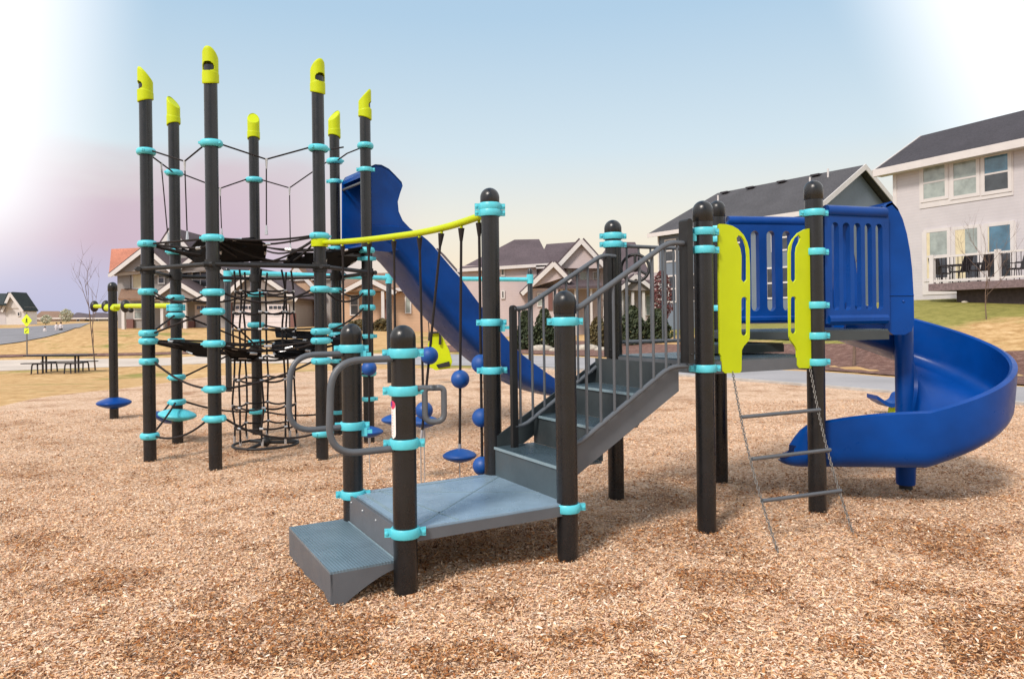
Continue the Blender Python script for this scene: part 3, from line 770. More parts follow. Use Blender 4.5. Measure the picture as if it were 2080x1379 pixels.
# stair from low deck to the upper deck
ZU = 1.205
sl0, sl1 = P3 + e2 * .07, P4 - e2 * .07; su0, su1 = R1 + (R3 - R1).normalized() * .07, R3 - (R3 - R1).normalized() * .07
ddir = ((R1 - P3)).normalized(); SL = (R1 - P3).length
nst = 4; rise = (ZU - ZD) / nst
so = bpy.data.objects.new('stair', None); COL.objects.link(so); so.parent = play
def spt(t, side): return (sl0.lerp(su0, t) if side == 0 else sl1.lerp(su1, t))
tr = [-.02, .27, .53, .78, 1.0]
for k in range(nst - 1):
    z = ZD + rise * (k + 1); a0, a1 = spt(tr[k], 0), spt(tr[k], 1); c0, c1 = spt(tr[k + 1] - .0 + .003, 0), spt(tr[k + 1] + .003, 1)
    tb_ = MB(); tb_.prism([v3(a0, z), v3(a1, z), v3(c1, z), v3(c0, z)], (0, 0, -.014)); tb_.build('tread', 'shadedeck', so, 0)

for k in range(nst):
    z = ZD + rise * (k + 1); a0, a1 = spt(tr[k] + .004, 0), spt(tr[k] + .004, 1); t_ = v3((spt(1, 0) - spt(0, 0)).normalized(), 0)
    sides = MB(); sides.prism([v3(a0, z - .015), v3(a1, z - .015), v3(a1, z - rise), v3(a0, z - rise)], t_ * .01); sides.build('riser', 'shadeside' if k else 'risermat', so, 0)
for k in range(nst - 1):
    ex = MB(); z = ZD + rise * (k + 1) - .0005; ex.bar(v3(spt(tr[k], 0), z - .006) - t_ * .002, v3(spt(tr[k], 1), z - .006) - t_ * .002, .008, .018); ex.build('nosing', 'seam', so, 0)
tE = 1
for side, pa, pb in ((0, P3 + e2 * .055, R1 + (R3 - R1).normalized() * .055), (1, P4 - e2 * .055, R3 - (R3 - R1).normalized() * .055)):
    off = v3(e2, 0) * (.012 if side == 0 else -.012); q0, q1 = v3(pa, 0), v3(pb, 0)
    
    if side == 0:
        lo_, hi_ = 0., 1.
        for _ in range(30):
            t__ = (lo_ + hi_) / 2; qq = q0.lerp(q1, t__)
            if qq.x / qq.y < (1377 - CX) / FPX: lo_ = t__
            else: hi_ = t__
        tE = lo_; qe = q0.lerp(q1, tE); zA = (ZV(P3, 926), ZV(qe, 738), ZV(P3, 992), ZV(qe, 794))
    q1 = q0.lerp(q1, tE); za0, za1, zb0, zb1 = zA
    b = MB(); b.prism([q0 + Vector((0, 0, za0)), q1 + Vector((0, 0, za1)), q1 + Vector((0, 0, zb1)), q0.lerp(q1, .10) + Vector((0, 0, zb0 + .05)), q0 + Vector((0, 0, ZD - .05))], off); b.build('stringer', 'deckside' if side == 0 else 'shadeside', so, 0)
# stair railings
def railing(pa, pb, za, zb, hgt_, nb, flatpost):
    q0, q1 = v3(pa, 0), v3(pb, 0); t = (q1 - q0).normalized(); L = (q1 - q0).length
    def top(s): return q0 + t * s
    lo = .10; hi = L - .16
    def zl(s): return za + (zb - za) * min(max((s - lo) / (hi - lo), 0), 1)
    r_ = None
    for dz in (hgt_, 0):
        pts = arcpath([top(0) + Vector((0, 0, zl(0) + dz)), top(lo) + Vector((0, 0, za + dz)), top(hi) + Vector((0, 0, zb + dz)), top(L) + Vector((0, 0, zb + dz))], .07, 6)
        b = MB(); b.tube(pts, .0185 if dz else .016, 12); o_r = b.build('handrail' if dz else 'lower_rail', 'tube', play, 60); r_ = r_ or o_r
    for k in range(nb):
        s = .06 + (L - .14) * k / (nb - 1); c = MB(); c.tube([top(s) + Vector((0, 0, zl(s) + .005)), top(s) + Vector((0, 0, zl(s) + hgt_ - .005))], .0095, 8); c.build('baluster', 'tube', r_, 60)
    for s, z0, z1, w in flatpost:
        k = MB(); k.bar(top(s) + Vector((0, 0, z0)), top(s) + Vector((0, 0, z1)), w, .05, up=(t.x, t.y, 0)); k.tube([top(s) + Vector((0, 0, z1)) - v3(e2, 0) * w / 2, top(s) + Vector((0, 0, z1)) + v3(e2, 0) * w / 2], .025, 10)
        k.sphere(top(s) + Vector((0, 0, z0 + .06)) - v3(e2, 0) * (w / 2 + .002), .007, 8, 6); k.build('rail_post', 'black', r_, 30)
pn0 = P3 + e2 * .03 + e1 * .0; pn1 = R1 - e1 * .13
pa = Vector((P(1042, 640, P4.y - .10).x, P4.y - .10))
railing(P3 + e2 * .02, R1 - ddir * .14 + e2 * .02, ZV(P3, 905), ZV(R1, 742), ZV(P3, 622) - ZV(P3, 905) - .02, 9, [(0.0, .42, 1.50, .03), (SL - .14, 1.19, 2.15, .085)])
railing(pa, R3 - ddir * .02 - e2 * .05, ZV(pa, 866), ZV(R3, 732), ZV(pa, 627) - ZV(pa, 866), 9, [(0.0, ZV(pa, 962), ZV(pa, 627), .03), ((R3 - pa).length - .12, 1.19, 1.98, .05)])

# ------------------------------------------------------------------ upper deck
slab('deck', [R1, R2, R4, R3], ZU, .085, play, 'shadedeck')
m12 = R1.lerp(R2, .0)
W1 = R2 + Vector((.66, .22)); W2 = R4 + Vector((1.12, .20))
tier = lambda t: [R2.lerp(R4, t), R1.lerp(R3, t)]
uu = v3((R2 - R1).normalized(), 0)
b2 = [R2.lerp(R4, .30), R4, R3.lerp(R4, .62), R1.lerp(R2, .42).lerp(R3.lerp(R4, .42), .42)]
slab('deck_tier', b2, ZU + .085, .06, play, 'shadedeck', 'shadeside')
slab('deck_tier', [R2 + (R4 - R2) * .02, W1, W2, R4], 1.392, .07, play, 'shadedeck', 'shadeside')
slab('deck_tier', [R2.lerp(R4, .12), R4, R4.lerp(R3, .14), R2.lerp(R1, .30).lerp(R4.lerp(R3, .30), .5)], 1.388, .055, play, 'shadedeck', 'shadeside')
# steering-wheel rail on the far side of the upper deck
q3, q4 = v3(R3, 0), v3(R4, 0)
for z in (ZU + .10, ZV(R3, 499)): b = MB(); b.tube([q3.lerp(q4, .05) + Vector((0, 0, z)), q3.lerp(q4, .95) + Vector((0, 0, z))], .016, 10); br = b.build('guard_rail', 'tube', play, 60)
for t in np.linspace(.12, .88, 8):
    b = MB(); a = q3.lerp(q4, t); b.tube([a + Vector((0, 0, ZU + .10)), a + Vector((0, 0, ZV(R3, 499)))], .009, 8); b.build('baluster', 'tube', br, 60)
wc = P(1290, 545, 6.15); wn = Vector((-.25, -1, .12)).normalized(); wx = Vector((1, -.25, 0)).normalized(); wy = wn.cross(wx)
b = MB(); b.tube([wc + (wx * math.cos(t) + wy * math.sin(t)) * .115 for t in np.linspace(0, 2 * PI, 32, endpoint=False)], .013, 10, closed=True)
for k in range(3):
    a = PI / 2 + k * 2 * PI / 3; b.tube([wc, wc + (wx * math.cos(a) + wy * math.sin(a)) * .115], .012, 8)
b.sphere(wc, .03, 12, 8); b.tube([wc, wc - wn * .06], .015, 8); b.build('steering_wheel', 'black', play, 60)
# lime entry panels
pln = Vector((uu.y, -uu.x, 0)); po_ = v3(R1, 0) + pln * .015
def panel(px, mirrored):
    b = MB(); o = [onplane(u, v, po_, pln) for u, v in px[0]]
    hs = [[onplane(u, v, po_, pln) for u, v in h] for h in px[1:]]
    b.prism(o, -pln * .014, hs); return b.build('entry_panel', 'lime', play, 0)
def rslot(x0, y0, x1, y1):
    w = (x1 - x0) / 2; cx = (x0 + x1) / 2
    return [(cx + w * math.cos(t), y0 + w - w * math.sin(t)) for t in np.linspace(0, PI, 7)] + [(cx + w * math.cos(t), y1 - w - w * math.sin(t)) for t in np.linspace(PI, 2 * PI, 7)]
L_ = [(1459.5, 457), (1463, 455), (1475, 455.5), (1488, 459), (1500, 466), (1511, 478), (1518, 492), (1522, 507), (1523.5, 540), (1524, 600), (1523, 686), (1520, 693), (1511, 703), (1507, 711), (1506.5, 752), (1503, 757.5), (1473, 758), (1468, 754), (1465.5, 724), (1462, 718), (1460.5, 600)]
LH1 = [(1496, 484), (1500, 478), (1506, 480), (1512, 489), (1516, 502), (1518, 520), (1518, 568), (1512, 575), (1506, 568), (1506.5, 520), (1504, 505), (1498, 492)]
po_l = panel([L_, LH1, rslot(1506, 603, 1518, 682)], 0)
R_ = [(1657, 463.5), (1650, 463), (1635, 466), (1621, 474), (1610, 487), (1603.5, 501), (1602, 515), (1602.5, 600), (1604, 684), (1607, 692), (1616, 704), (1619, 712), (1619.5, 742), (1623, 747.5), (1650, 748), (1655, 744), (1656, 716), (1659, 711), (1658.5, 600)]
RH1 = [(1627, 483), (1622, 477), (1614, 484), (1609, 496), (1606.5, 512), (1606.5, 568), (1612, 575), (1617.5, 568), (1617.5, 514), (1619, 502), (1624, 492)]
panel([R_, RH1, rslot(1606.5, 602, 1617.5, 678)], 1)
# rope ladder
lt, lbm = onplane(1488, 755, po_, pln), G(1583, 1130, .0); rt, rbm = onplane(1645, 745, po_, pln), G(1736, 1092, .0)
def along(a, b, v):      # point on segment a-b seen at row v
    lo_, hi_ = 0., 1.
    for _ in range(30):
        t = (lo_ + hi_) / 2; q = a.lerp(b, t); r_ = ZV(q, v)
        if q.z > r_: lo_ = t
        else: hi_ = t
    return a.lerp(b, (lo_ + hi_) / 2)
def chainpts(a, b, s):
    n = 26; return [a.lerp(b, k / n) + Vector((-.05 * math.sin(PI * k / n) * s, 0, 0)) for k in range(n + 1)]
for a, c in ((lt, lbm), (rt, rbm)):
    b = MB()
    pts = chainpts(a, c, .6); n = 60
    for k in range(n):                      # twisted chain links
        t0 = k / n; i = t0 * 26; i0 = int(i); q = pts[i0].lerp(pts[min(i0 + 1, 26)], i - i0)
        i = (k + 1) / n * 26; i0 = min(int(i), 25); q2 = pts[i0].lerp(pts[i0 + 1], i - i0)
        d = (q2 - q).normalized(); s_ = d.cross(Vector((0, 1, 0))).normalized() if k % 2 else d.cross(Vector((1, 0, 0))).normalized()
        m = (q + q2) / 2; L = (q2 - q).length * .62
        b.tube([m + d * L * math.cos(t) + s_ * .008 * math.sin(t) for t in np.linspace(0, 2 * PI, 8, endpoint=False)], .0035, 5, closed=True)
    lad = b.build('ladder_chain', 'steel', play, 60)
for vl, vr in ((847, 832), (932, 913), (1017, 996)):
    b = MB(); a, c = along(lt, lbm, vl), along(rt, rbm, vr); a.x -= .02; c.x -= .01; b.tube([a, c], .0135, 12); b.build('ladder_rung', 'tube', play, 60)
# blue slotted barrier walls
def barrier(a, c, z0, z1, ns, depth=.045, sw=.32):
    a, c = v3(a, 0), v3(c, 0); t = (c - a).normalized(); L = (c - a).length; n = Vector((t.y, -t.x, 0))
    b = MB(); m = .045; pitch = (L - 2 * m) / ns; holes = []
    w = pitch * sw; y0 = z0 + .10; y1 = z1 - .10
    for k in range(ns):
        cx = m + pitch * (k + .5)
        holes.append([a + t * (cx + w * math.cos(x)) + Vector((0, 0, y1 - w + w * math.sin(x))) for x in np.linspace(0, PI, 8)] + [a + t * (cx + w * math.cos(x)) + Vector((0, 0, y0 + w + w * math.sin(x))) for x in np.linspace(PI, 2 * PI, 8)])
    r = .04; out = [a + t * 0 + Vector((0, 0, z0)), a + t * L + Vector((0, 0, z0)), a + t * L + Vector((0, 0, z1 - r)), a + t * (L - r) + Vector((0, 0, z1)), a + t * r + Vector((0, 0, z1)), a + Vector((0, 0, z1 - r))]
    b.prism([p + n * depth / 2 for p in out], -n * depth, [[p + n * depth / 2 for p in h] for h in holes])
    b.tube([a + t * .03 + Vector((0, 0, z1 - .012)), c - t * .02 + Vector((0, 0, z1 - .012))], .045, 12)
    b.tube([a + t * .03 + Vector((0, 0, z0 + .03)), c - t * .02 + Vector((0, 0, z0 + .03))], .042, 10)
    return b.build('barrier_wall', 'blue', play, 35)
barrier(R2 + Vector((.075, .025)), W1, 1.44, ZV(R2, 424), 5)
barrier(R4 + Vector((.07, .02)), W2 - Vector((.05, .0)), 1.45, ZV(R4, 446), 6, .06, .26)
#@@SLIDES
# ------------------------------------------------------------------ spiral slide
SC = base(1840, 1000); sc3 = v3(SC, 0)
spiral = MB()
def secU(w0, w1, zf, wall_o, wall_i, th=.032, n=7):
    """cross-section of a trough, (radial offset, z): outer rim -> floor -> inner rim; closed loop incl. thickness"""
    rin = []; rco = min(.11, wall_o * .85); rci = min(.11, wall_i * .85); rc = rco
    rin.append((w1, zf + wall_o))
    for t in np.linspace(0, PI / 2, n): rin.append((w1 - rc + rc * math.cos(t), zf + rc - rc * math.sin(t)))
    rc = rci
    for t in np.linspace(0, PI / 2, n): rin.append((w0 + rc - rc * math.sin(t), zf + rc - rc * math.cos(t)))
    rin.append((w0, zf + wall_i))
    ro = []
    ro.append((w0 - th, zf + wall_i)); rc2 = rc + th
    for t in np.linspace(0, PI / 2, n): ro.append((w0 + rc - rc2 * math.cos(t), zf + rc - rc2 * math.sin(t)))
    rc = rco; rc2 = rc + th
    for t in np.linspace(0, PI / 2, n): ro.append((w1 - rc + rc2 * math.sin(t), zf + rc - rc2 * math.cos(t)))
    lp = min(1, wall_o / .3); ro.append((w1 + th + .020 * lp, zf + wall_o - .035 * lp)); ro.append((w1 + th + .022 * lp, zf + wall_o)); ro.append((w1 + th * .6, zf + wall_o + .014 * lp))
    return rin + ro
def sweep(b, frames):
    """frames: list of (origin, outward dir, section[, end-rounding vector])"""
    vs = []; n = len(frames[0][2]); m = len(frames)
    for fr_ in frames:
        o, d, s = fr_[:3]; sh = fr_[3] if len(fr_) > 3 else Vector((0, 0, 0)); wl = [w for w, z in s]; wc = (min(wl) + max(wl)) / 2; hw_ = (max(wl) - min(wl)) / 2
        for w, z in s: k_ = (w - wc) / hw_; vs.append(o + d * w + Vector((0, 0, z)) - sh * (k_ * k_ if k_ > 0 else 1.9 * k_ * k_))
    fs = []
    for i in range(m - 1):
        for k in range(n): l = (k + 1) % n; fs.append((i * n + k, i * n + l, (i + 1) * n + l, (i + 1) * n + k))
    fs.append(tuple(range(n))); fs.append(tuple((m - 1) * n + k for k in range(n)))
    b.add(vs, fs)
Rin, Rout = .10, .74
frames = []
for k in range(6):                          # entry run heading +x behind the pole
    t = k / 6; zf = 1.36 - .16 * t; frames.append((sc3 + Vector((-.45 * (1 - t), 0, 0)), Vector((0, 1, 0)), secU(Rin, Rout, zf, .42, .25)))
for k in range(43):
    th = 90 - 196 * k / 42; a = rad(th); zf = 1.20 - (90 - th) * .00425
    frames.append((sc3, Vector((math.cos(a), math.sin(a), 0)), secU(Rin, Rout, zf, .40, .22)))
a = rad(-106); dl = Vector((math.cos(a), math.sin(a), 0)); tg = Vector((math.sin(a), -math.cos(a), 0)); z0_ = 1.20 - 196 * .00425
for k in range(1, 19):
    t = k / 18; e = max(0, (t - .84) / .16); wo = .40 - .13 * t ** 1.8; wi = .22 - .16 * min(1, t * 1.6)
    frames.append((sc3 + tg * (1.13 * t), dl, secU(Rin + .05 * e, Rout - .04 * e * e, z0_ - .035 * t + .05 * e * e, wo * (1 - .62 * e ** 1.6), wi * (1 - .3 * e)), tg * (.20 * t ** 3)))
sweep(spiral, frames)
so_ = spiral.build('spiral_slide', 'blue', play, 45)
b = MB(); b.lathe(sc3, [(.072, .07), (.072, 1.62), (.05, 1.66)], 28)
b.lathe(sc3, [(.075, .08), (.078, .2), (.1, .30), (.16, .40)], 24); b.build('slide_pole', 'blue', so_, 40)
b = MB(); b.lathe(sc3, [(.052, -.04), (.052, .09)], 24); b.build('pole_foot', 'black', so_, 40)
# hood: curved side shell at the slide entrance
hd = W1.y + .03
def hp(u, v, d=hd): return P(u, v, d)
outl = [(1798, 668), (1798, 420), (1803, 413), (1812, 410), (1824, 424), (1834, 446), (1842, 474), (1849, 512), (1853, 548), (1856, 600), (1857, 655), (1852, 672), (1838, 680), (1815, 680)]
b = MB(); b.prism([hp(*q) for q in outl], (0, .05, 0))
top_ = [(1800, 417), (1812, 411), (1824, 424), (1834, 446), (1842, 474), (1849, 512), (1853, 548), (1856, 600), (1857, 655)]
for i in range(len(top_) - 1):              # rounded shell running back over the entrance
    a, c = hp(*top_[i]), hp(*top_[i + 1]); a2 = a + Vector((0, .92, 0)); c2 = c + Vector((0, .92, 0))
    if i < 2: b.add([a, c, c2, a2, a - Vector((0, 0, .02)), c - Vector((0, 0, .02)), c2 - Vector((0, 0, .02)), a2 - Vector((0, 0, .02))], [(0, 1, 2, 3), (7, 6, 5, 4), (0, 4, 5, 1), (2, 6, 7, 3)])
for i in range(2, 6):
    a, c = hp(*top_[i]), hp(*top_[i + 1]); w = .10
    a2, c2 = a + Vector((0, w, 0)), c + Vector((0, w, 0)); b.add([a, c, c2, a2], [(0, 1, 2, 3)])
b.prism([hp(*q) + Vector((0, .93, 0)) for q in outl], (0, .05, 0))
b.prism([P(1745, 424, hd + .35), P(1812, 409, hd + .06), P(1812, 424, hd + .06), P(1745, 432, hd + .35)], (0, .05, 0))
b.tube([hp(1800, 600) - Vector((0, .004, 0)), hp(1856, 600) - Vector((0, .004, 0))], .004, 6)
ho = b.build('slide_hood', 'blue', so_, 40)
for u, v in ((1806, 612), (1835, 612)): b = MB(); b.lathe(hp(u, v) - Vector((0, .001, 0)), [(.009, 0), (.009, .005), (.005, .008)], 10, axis=(0, -1, 0)); b.build('bolt', 'blue', so_)

# ------------------------------------------------------------------ long straight slide behind the tower
m1 = (F_ + H_) / 2; outn = (m1 - ctr).normalized()
Se = Vector((P(1150, 700, 11.35).x, 11.35)); sdv = (Se - m1).normalized(); sd3 = v3(sdv, 0); sn = Vector((sdv.y, -sdv.x, 0))     # sn: towards camera side
Ls = (Se - m1).length + .25
o0 = v3(m1, 0) + sd3 * .05; sn = v3(sn, 0)
if sn.y > 0: sn = -sn
def trace(pts, off):
    out = []
    for u, v in pts:
        q = onplane(u, v, o0 + sn * off, sn); out.append(((q - o0).dot(sd3), q.z))
    return sorted(out)
rimp = trace([(832, 463), (859, 481), (896, 514), (929, 559), (954, 595), (973, 621), (1043, 709), (1087, 742), (1124, 768), (1160, 790)], .38)
botp = trace([(745, 512), (762, 520), (782, 544), (807, 584), (844, 628), (888, 676), (932, 720), (958, 742), (1035, 786), (1087, 801), (1124, 806), (1165, 808)], -.30)
def interp(s_, L_): return float(np.interp(s_, [p[0] for p in L_], [p[1] for p in L_]))
def slzs(s_): return sum(interp(s_ + d_, botp) for d_ in (-.2, -.1, 0, .1, .2)) / 5 + .04
def rimz(s_): return sum(interp(s_ + d_, rimp) for d_ in (-.15, 0, .15)) / 3
b = MB(); fr = []; hw = .36
for k in range(46):
    s = Ls * k / 45; wall = min(.66, max(.13, rimz(s) - slzs(s)))
    fr.append((o0 + sd3 * s, sn, secU(-hw, hw, slzs(s), wall, wall)))
sweep(b, fr); sl = b.build('straight_slide', 'blue', play, 45)
# hood: two side cheeks + front arch, traced at the cheek's plane
pc = o0 + sn * (hw + .02)
cheek = [(741, 508), (741, 352), (748, 340), (762, 334), (775, 335), (790, 343), (802, 355), (816, 370), (818, 378), (813, 392), (808, 410), (810, 430), (818, 448), (832, 463), (850, 476), (842, 500), (790, 512)]
b = MB(); cp = [onplane(u, v, pc, sn) for u, v in cheek]
b.prism(cp, -sn * .045); back = [p - sn * (2 * hw + .04) for p in cp]; b.prism(back, sn * .045)
for i in range(1, 7):                      # arched roof joining both cheeks
    a, c = cp[i], cp[i + 1]; a2, c2 = back[i], back[i + 1]; dz = Vector((0, 0, .03))
    b.add([a, c, c2, a2, a - dz, c - dz, c2 - dz, a2 - dz], [(0, 1, 2, 3), (7, 6, 5, 4), (0, 4, 5, 1), (2, 6, 7, 3), (0, 3, 7, 4), (1, 5, 6, 2)])
b.build('slide_hood', 'blue', sl, 40)
b = MB(); a = cp[1] - Vector((0, 0, .10)) - sn * .05; c = back[1] - Vector((0, 0, .10)) + sn * .05; b.tube([a, c], .018, 10); b.build('entry_bar', 'tube', sl, 60)
b = MB(); b.box(o0 + sd3 * (Ls - .35) + Vector((0, 0, .10)), sd3 * .03, sn * .15, (0, 0, .17)); b.build('slide_foot', 'black', sl, 0)
# slide deck between F, H posts
slab('deck', [m1 + (F_ - m1) * .9, m1 + (H_ - m1) * .9, m1 + (H_ - m1) * .9 - outn * .35, m1 + (F_ - m1) * .9 - outn * .35], 2.36, .05)

# ------------------------------------------------------------------ lime beam with ball ropes
def beamd(u):
    lo_, hi_ = 0., 1.
    for _ in range(30):
        t = (lo_ + hi_) / 2; q = E_.lerp(P4, t)
        if q.x / q.y < (u - CX) / FPX + .002: lo_ = t
        else: hi_ = t
    return E_.lerp(P4, lo_)
bp = []
for u, v in ((655, 493), (700, 491), (750, 486.5), (800, 480.5), (850, 473.5), (900, 463), (940, 451.5), (985, 436)):
    q = beamd(u) if 655 < u < 985 else (E_ if u == 655 else P4); bp.append(P(u, v, q.y))
b = MB(); b.tube(bez(bp, 5), .028, 14)
bo = b.build('arch_beam', 'lime', play, 60)
b = MB(); b.lathe((E_.x, E_.y, bp[0].z), [(PR - .003, -.045), (PR + .022, -.045), (PR + .026, 0), (PR + .022, .045), (PR - .003, .045)], 28); b.build('beam_collar', 'lime', bo, 40)
def hang(u, vtop, balls, discs, vend, slant=0):
    q = beamd(u); x0 = q.x; d = q.y; topp = P(u, vtop, d); z1 = ZV(q, vend)
    def pt(z): return Vector((topp.x + slant * (topp.z - z), d, z))
    g_ = MB(); g_.tube([topp, topp - Vector((0, 0, .03))], .012, 8); g_.build('rope_hanger', 'lime', bo)
    b = MB(); b.tube([pt(topp.z - .03), pt(topp.z - .13)], [.026, .012], 10); b.tube([pt(topp.z - .1), pt(z1)], .0105, 8); ro = b.build('hanging_rope', 'rope', play, 60)
    for v in balls:
        k = MB(); k.sphere(pt(ZV(q, v)), .072, 24, 14); k.build('ball', 'ball', ro, 60)
    for v in discs: lens('disc_step', pt(ZV(q, v)), .133, .115, 'ball', (0, 0, 1), ro)
    k = MB(); e = pt(z1); k.tube([e + Vector((-slant * .13, 0, .13)), e, e - Vector((0, 0, .01)), Vector((e.x, e.y, 0))], [.013, .013, .005, .005], 8); k.build('rope_fitting', 'silver' if slant else 'steel', ro)
hang(696, 494, [], [], 740)
hang(749, 489, [748], [877], 900, -.01)
hang(800, 483, [], [852], 860, .0)
hang(852, 476, [], [856], 900, .01)
hang(897, 467, [722, 833], [], 905, -.11)
hang(937, 456, [770], [925], 935, -.02)
hang(973, 445, [739, 848, 946], [], 970, .0)
#@@BG
# ------------------------------------------------------------------ swing set and spring rider
S1 = base(465, 797); S3 = v3(P(1077, 600, 18.8), 0).to_2d(); S2 = Vector((P(790, 600, 17.9).x, 17.9))
sw = thing('swing_set', 'pale blue beamed swing set on charcoal posts behind the slide', 'swing set', (S2.x, S2.y, 0))
zb_ = 2.62
b = MB()
for p, zt in ((S1, 2.72), (S2, 2.60), (S3, 2.80)):
    o = MB(); o.lathe((p.x, p.y, 0), [(.065, -.05), (.065, zt - .06), (.04, zt - .01), (.01, zt)], 20); o.build('post', 'post', sw, 40)
b.tube([v3(S1, zb_), v3(S2, zb_ - .07)], .055, 14); b.tube([v3(S2, zb_ - .07), v3(S3, zb_ - .10)], .055, 14)
for p in (S1, S2, S3): b.tube([v3(p, zb_ - .2), v3(p, zb_ + .03)], .085, 14)
b.build('top_beam', 'clamp', sw, 60)
sq = P(893, 720, 17.5)
seat = thing('bucket_swing', 'lime bucket swing seat with black harness hanging under the pale blue beam', 'swing', (sq.x, sq.y, .35))
out = [(870, 744), (866, 732), (869, 700), (874, 686), (880, 678), (892, 676), (900, 688), (912, 712), (918, 735), (914, 748), (885, 752)]
b = MB(); b.prism([P(u, v, 17.4) for u, v in out], (0, .12, 0)); b.build('shell', 'lime', seat, 30)
b = MB(); b.prism([P(u, v, 17.34) for u, v in [(886, 741), (912, 734), (914, 744), (890, 748)]], (0, .06, 0))
b.build('harness', 'black', seat, 40); b = MB(); b.tube([P(872, 692, 17.35), P(872, 676, 17.35), P(894, 675, 17.35), P(894, 700, 17.35)], .035, 8); b.build('hanger_bar', 'black', seat, 40)
for u, k in ((872, .25), (893, .36)): b = MB(); b.tube([P(u, 678, 17.4), v3(S2.lerp(S3, k), zb_ - .1)], .012, 6); b.build('chain', 'rope', seat, 60)
for u, dd in ((806, .03), (846, .17)):
    pass
q = G(1812, 842); rdr = thing('spring_rider', 'blue curved spring rider seat on a lime base behind the spiral slide', 'spring rider', (q.x, q.y, 0))
d = q.y
b = MB(); pts = bez([P(1771, 801, d), P(1785, 810, d), P(1800, 817, d), (P(1815, 812, d)), P(1823, 799, d), P(1838, 796, d), P(1856, 806, d)], 5)
vs = []; fs = []
for p in pts:
    for yy, zz2 in ((-.16, 0), (.16, 0), (.16, -.06), (-.16, -.06)): vs.append(p + Vector((0, yy, zz2)))
for i in range(len(pts) - 1):
    for k in range(4): l = (k + 1) % 4; fs.append((i * 4 + k, i * 4 + l, i * 4 + 4 + l, i * 4 + 4 + k))
fs += [(0, 1, 2, 3), tuple(len(vs) - 4 + k for k in range(4))]
b.add(vs, fs); b.build('seat', 'blue', rdr, 50)
b = MB(); c = P(1820, 820, d); b.lathe((c.x, d, 0), [(.12, 0), (.10, .12), (.05, .16), (.05, c.z - .05), (.14, c.z)], 20); b.build('base', 'lime', rdr, 40)

# ------------------------------------------------------------------ picnic table
tq = onterrain(130, 757); td = tq.y
tb = thing('picnic_table', 'black picnic table with attached benches on the dry grass', 'picnic table', (tq.x, tq.y, tq.z)); TZ = tq.z
xa, xb = P(58, 730, td).x, P(187, 730, td).x
def Zt(v): return ZV((tq.x, td), v)
b = MB(); tz = .76 + TZ
for k in range(5): b.box(((xa + xb) / 2, td - .3 + k * .155, tz), ((xb - xa) / 2, 0, 0), (0, .07, 0), (0, 0, .022))
b.build('table_top', 'tablem', tb, 0)
for s in (-1, 1):
    b = MB()
    for k in range(2): b.box(((xa + xb) / 2, td + s * (.6 + k * .13), .45 + TZ), ((xb - xa) / 2 * .88, 0, 0), (0, .055, 0), (0, 0, .02))
    b.build('bench', 'tablem', tb, 0)
for fx in (.25, .76):
    x = xa + (xb - xa) * fx; b = MB()
    for s in (-1, 1):
        b.tube([(x, td + s * .12, TZ), (x, td + s * .12, tz)], .04, 8)
        for q in (-.14, .14): b.tube(arcpath([(x + q, td + s * .68, TZ), (x + q * .8, td + s * .66, TZ + .42), (x, td + s * .1, TZ + .40)], .1), .03, 8)
    b.build('leg', 'tablem', tb, 50)

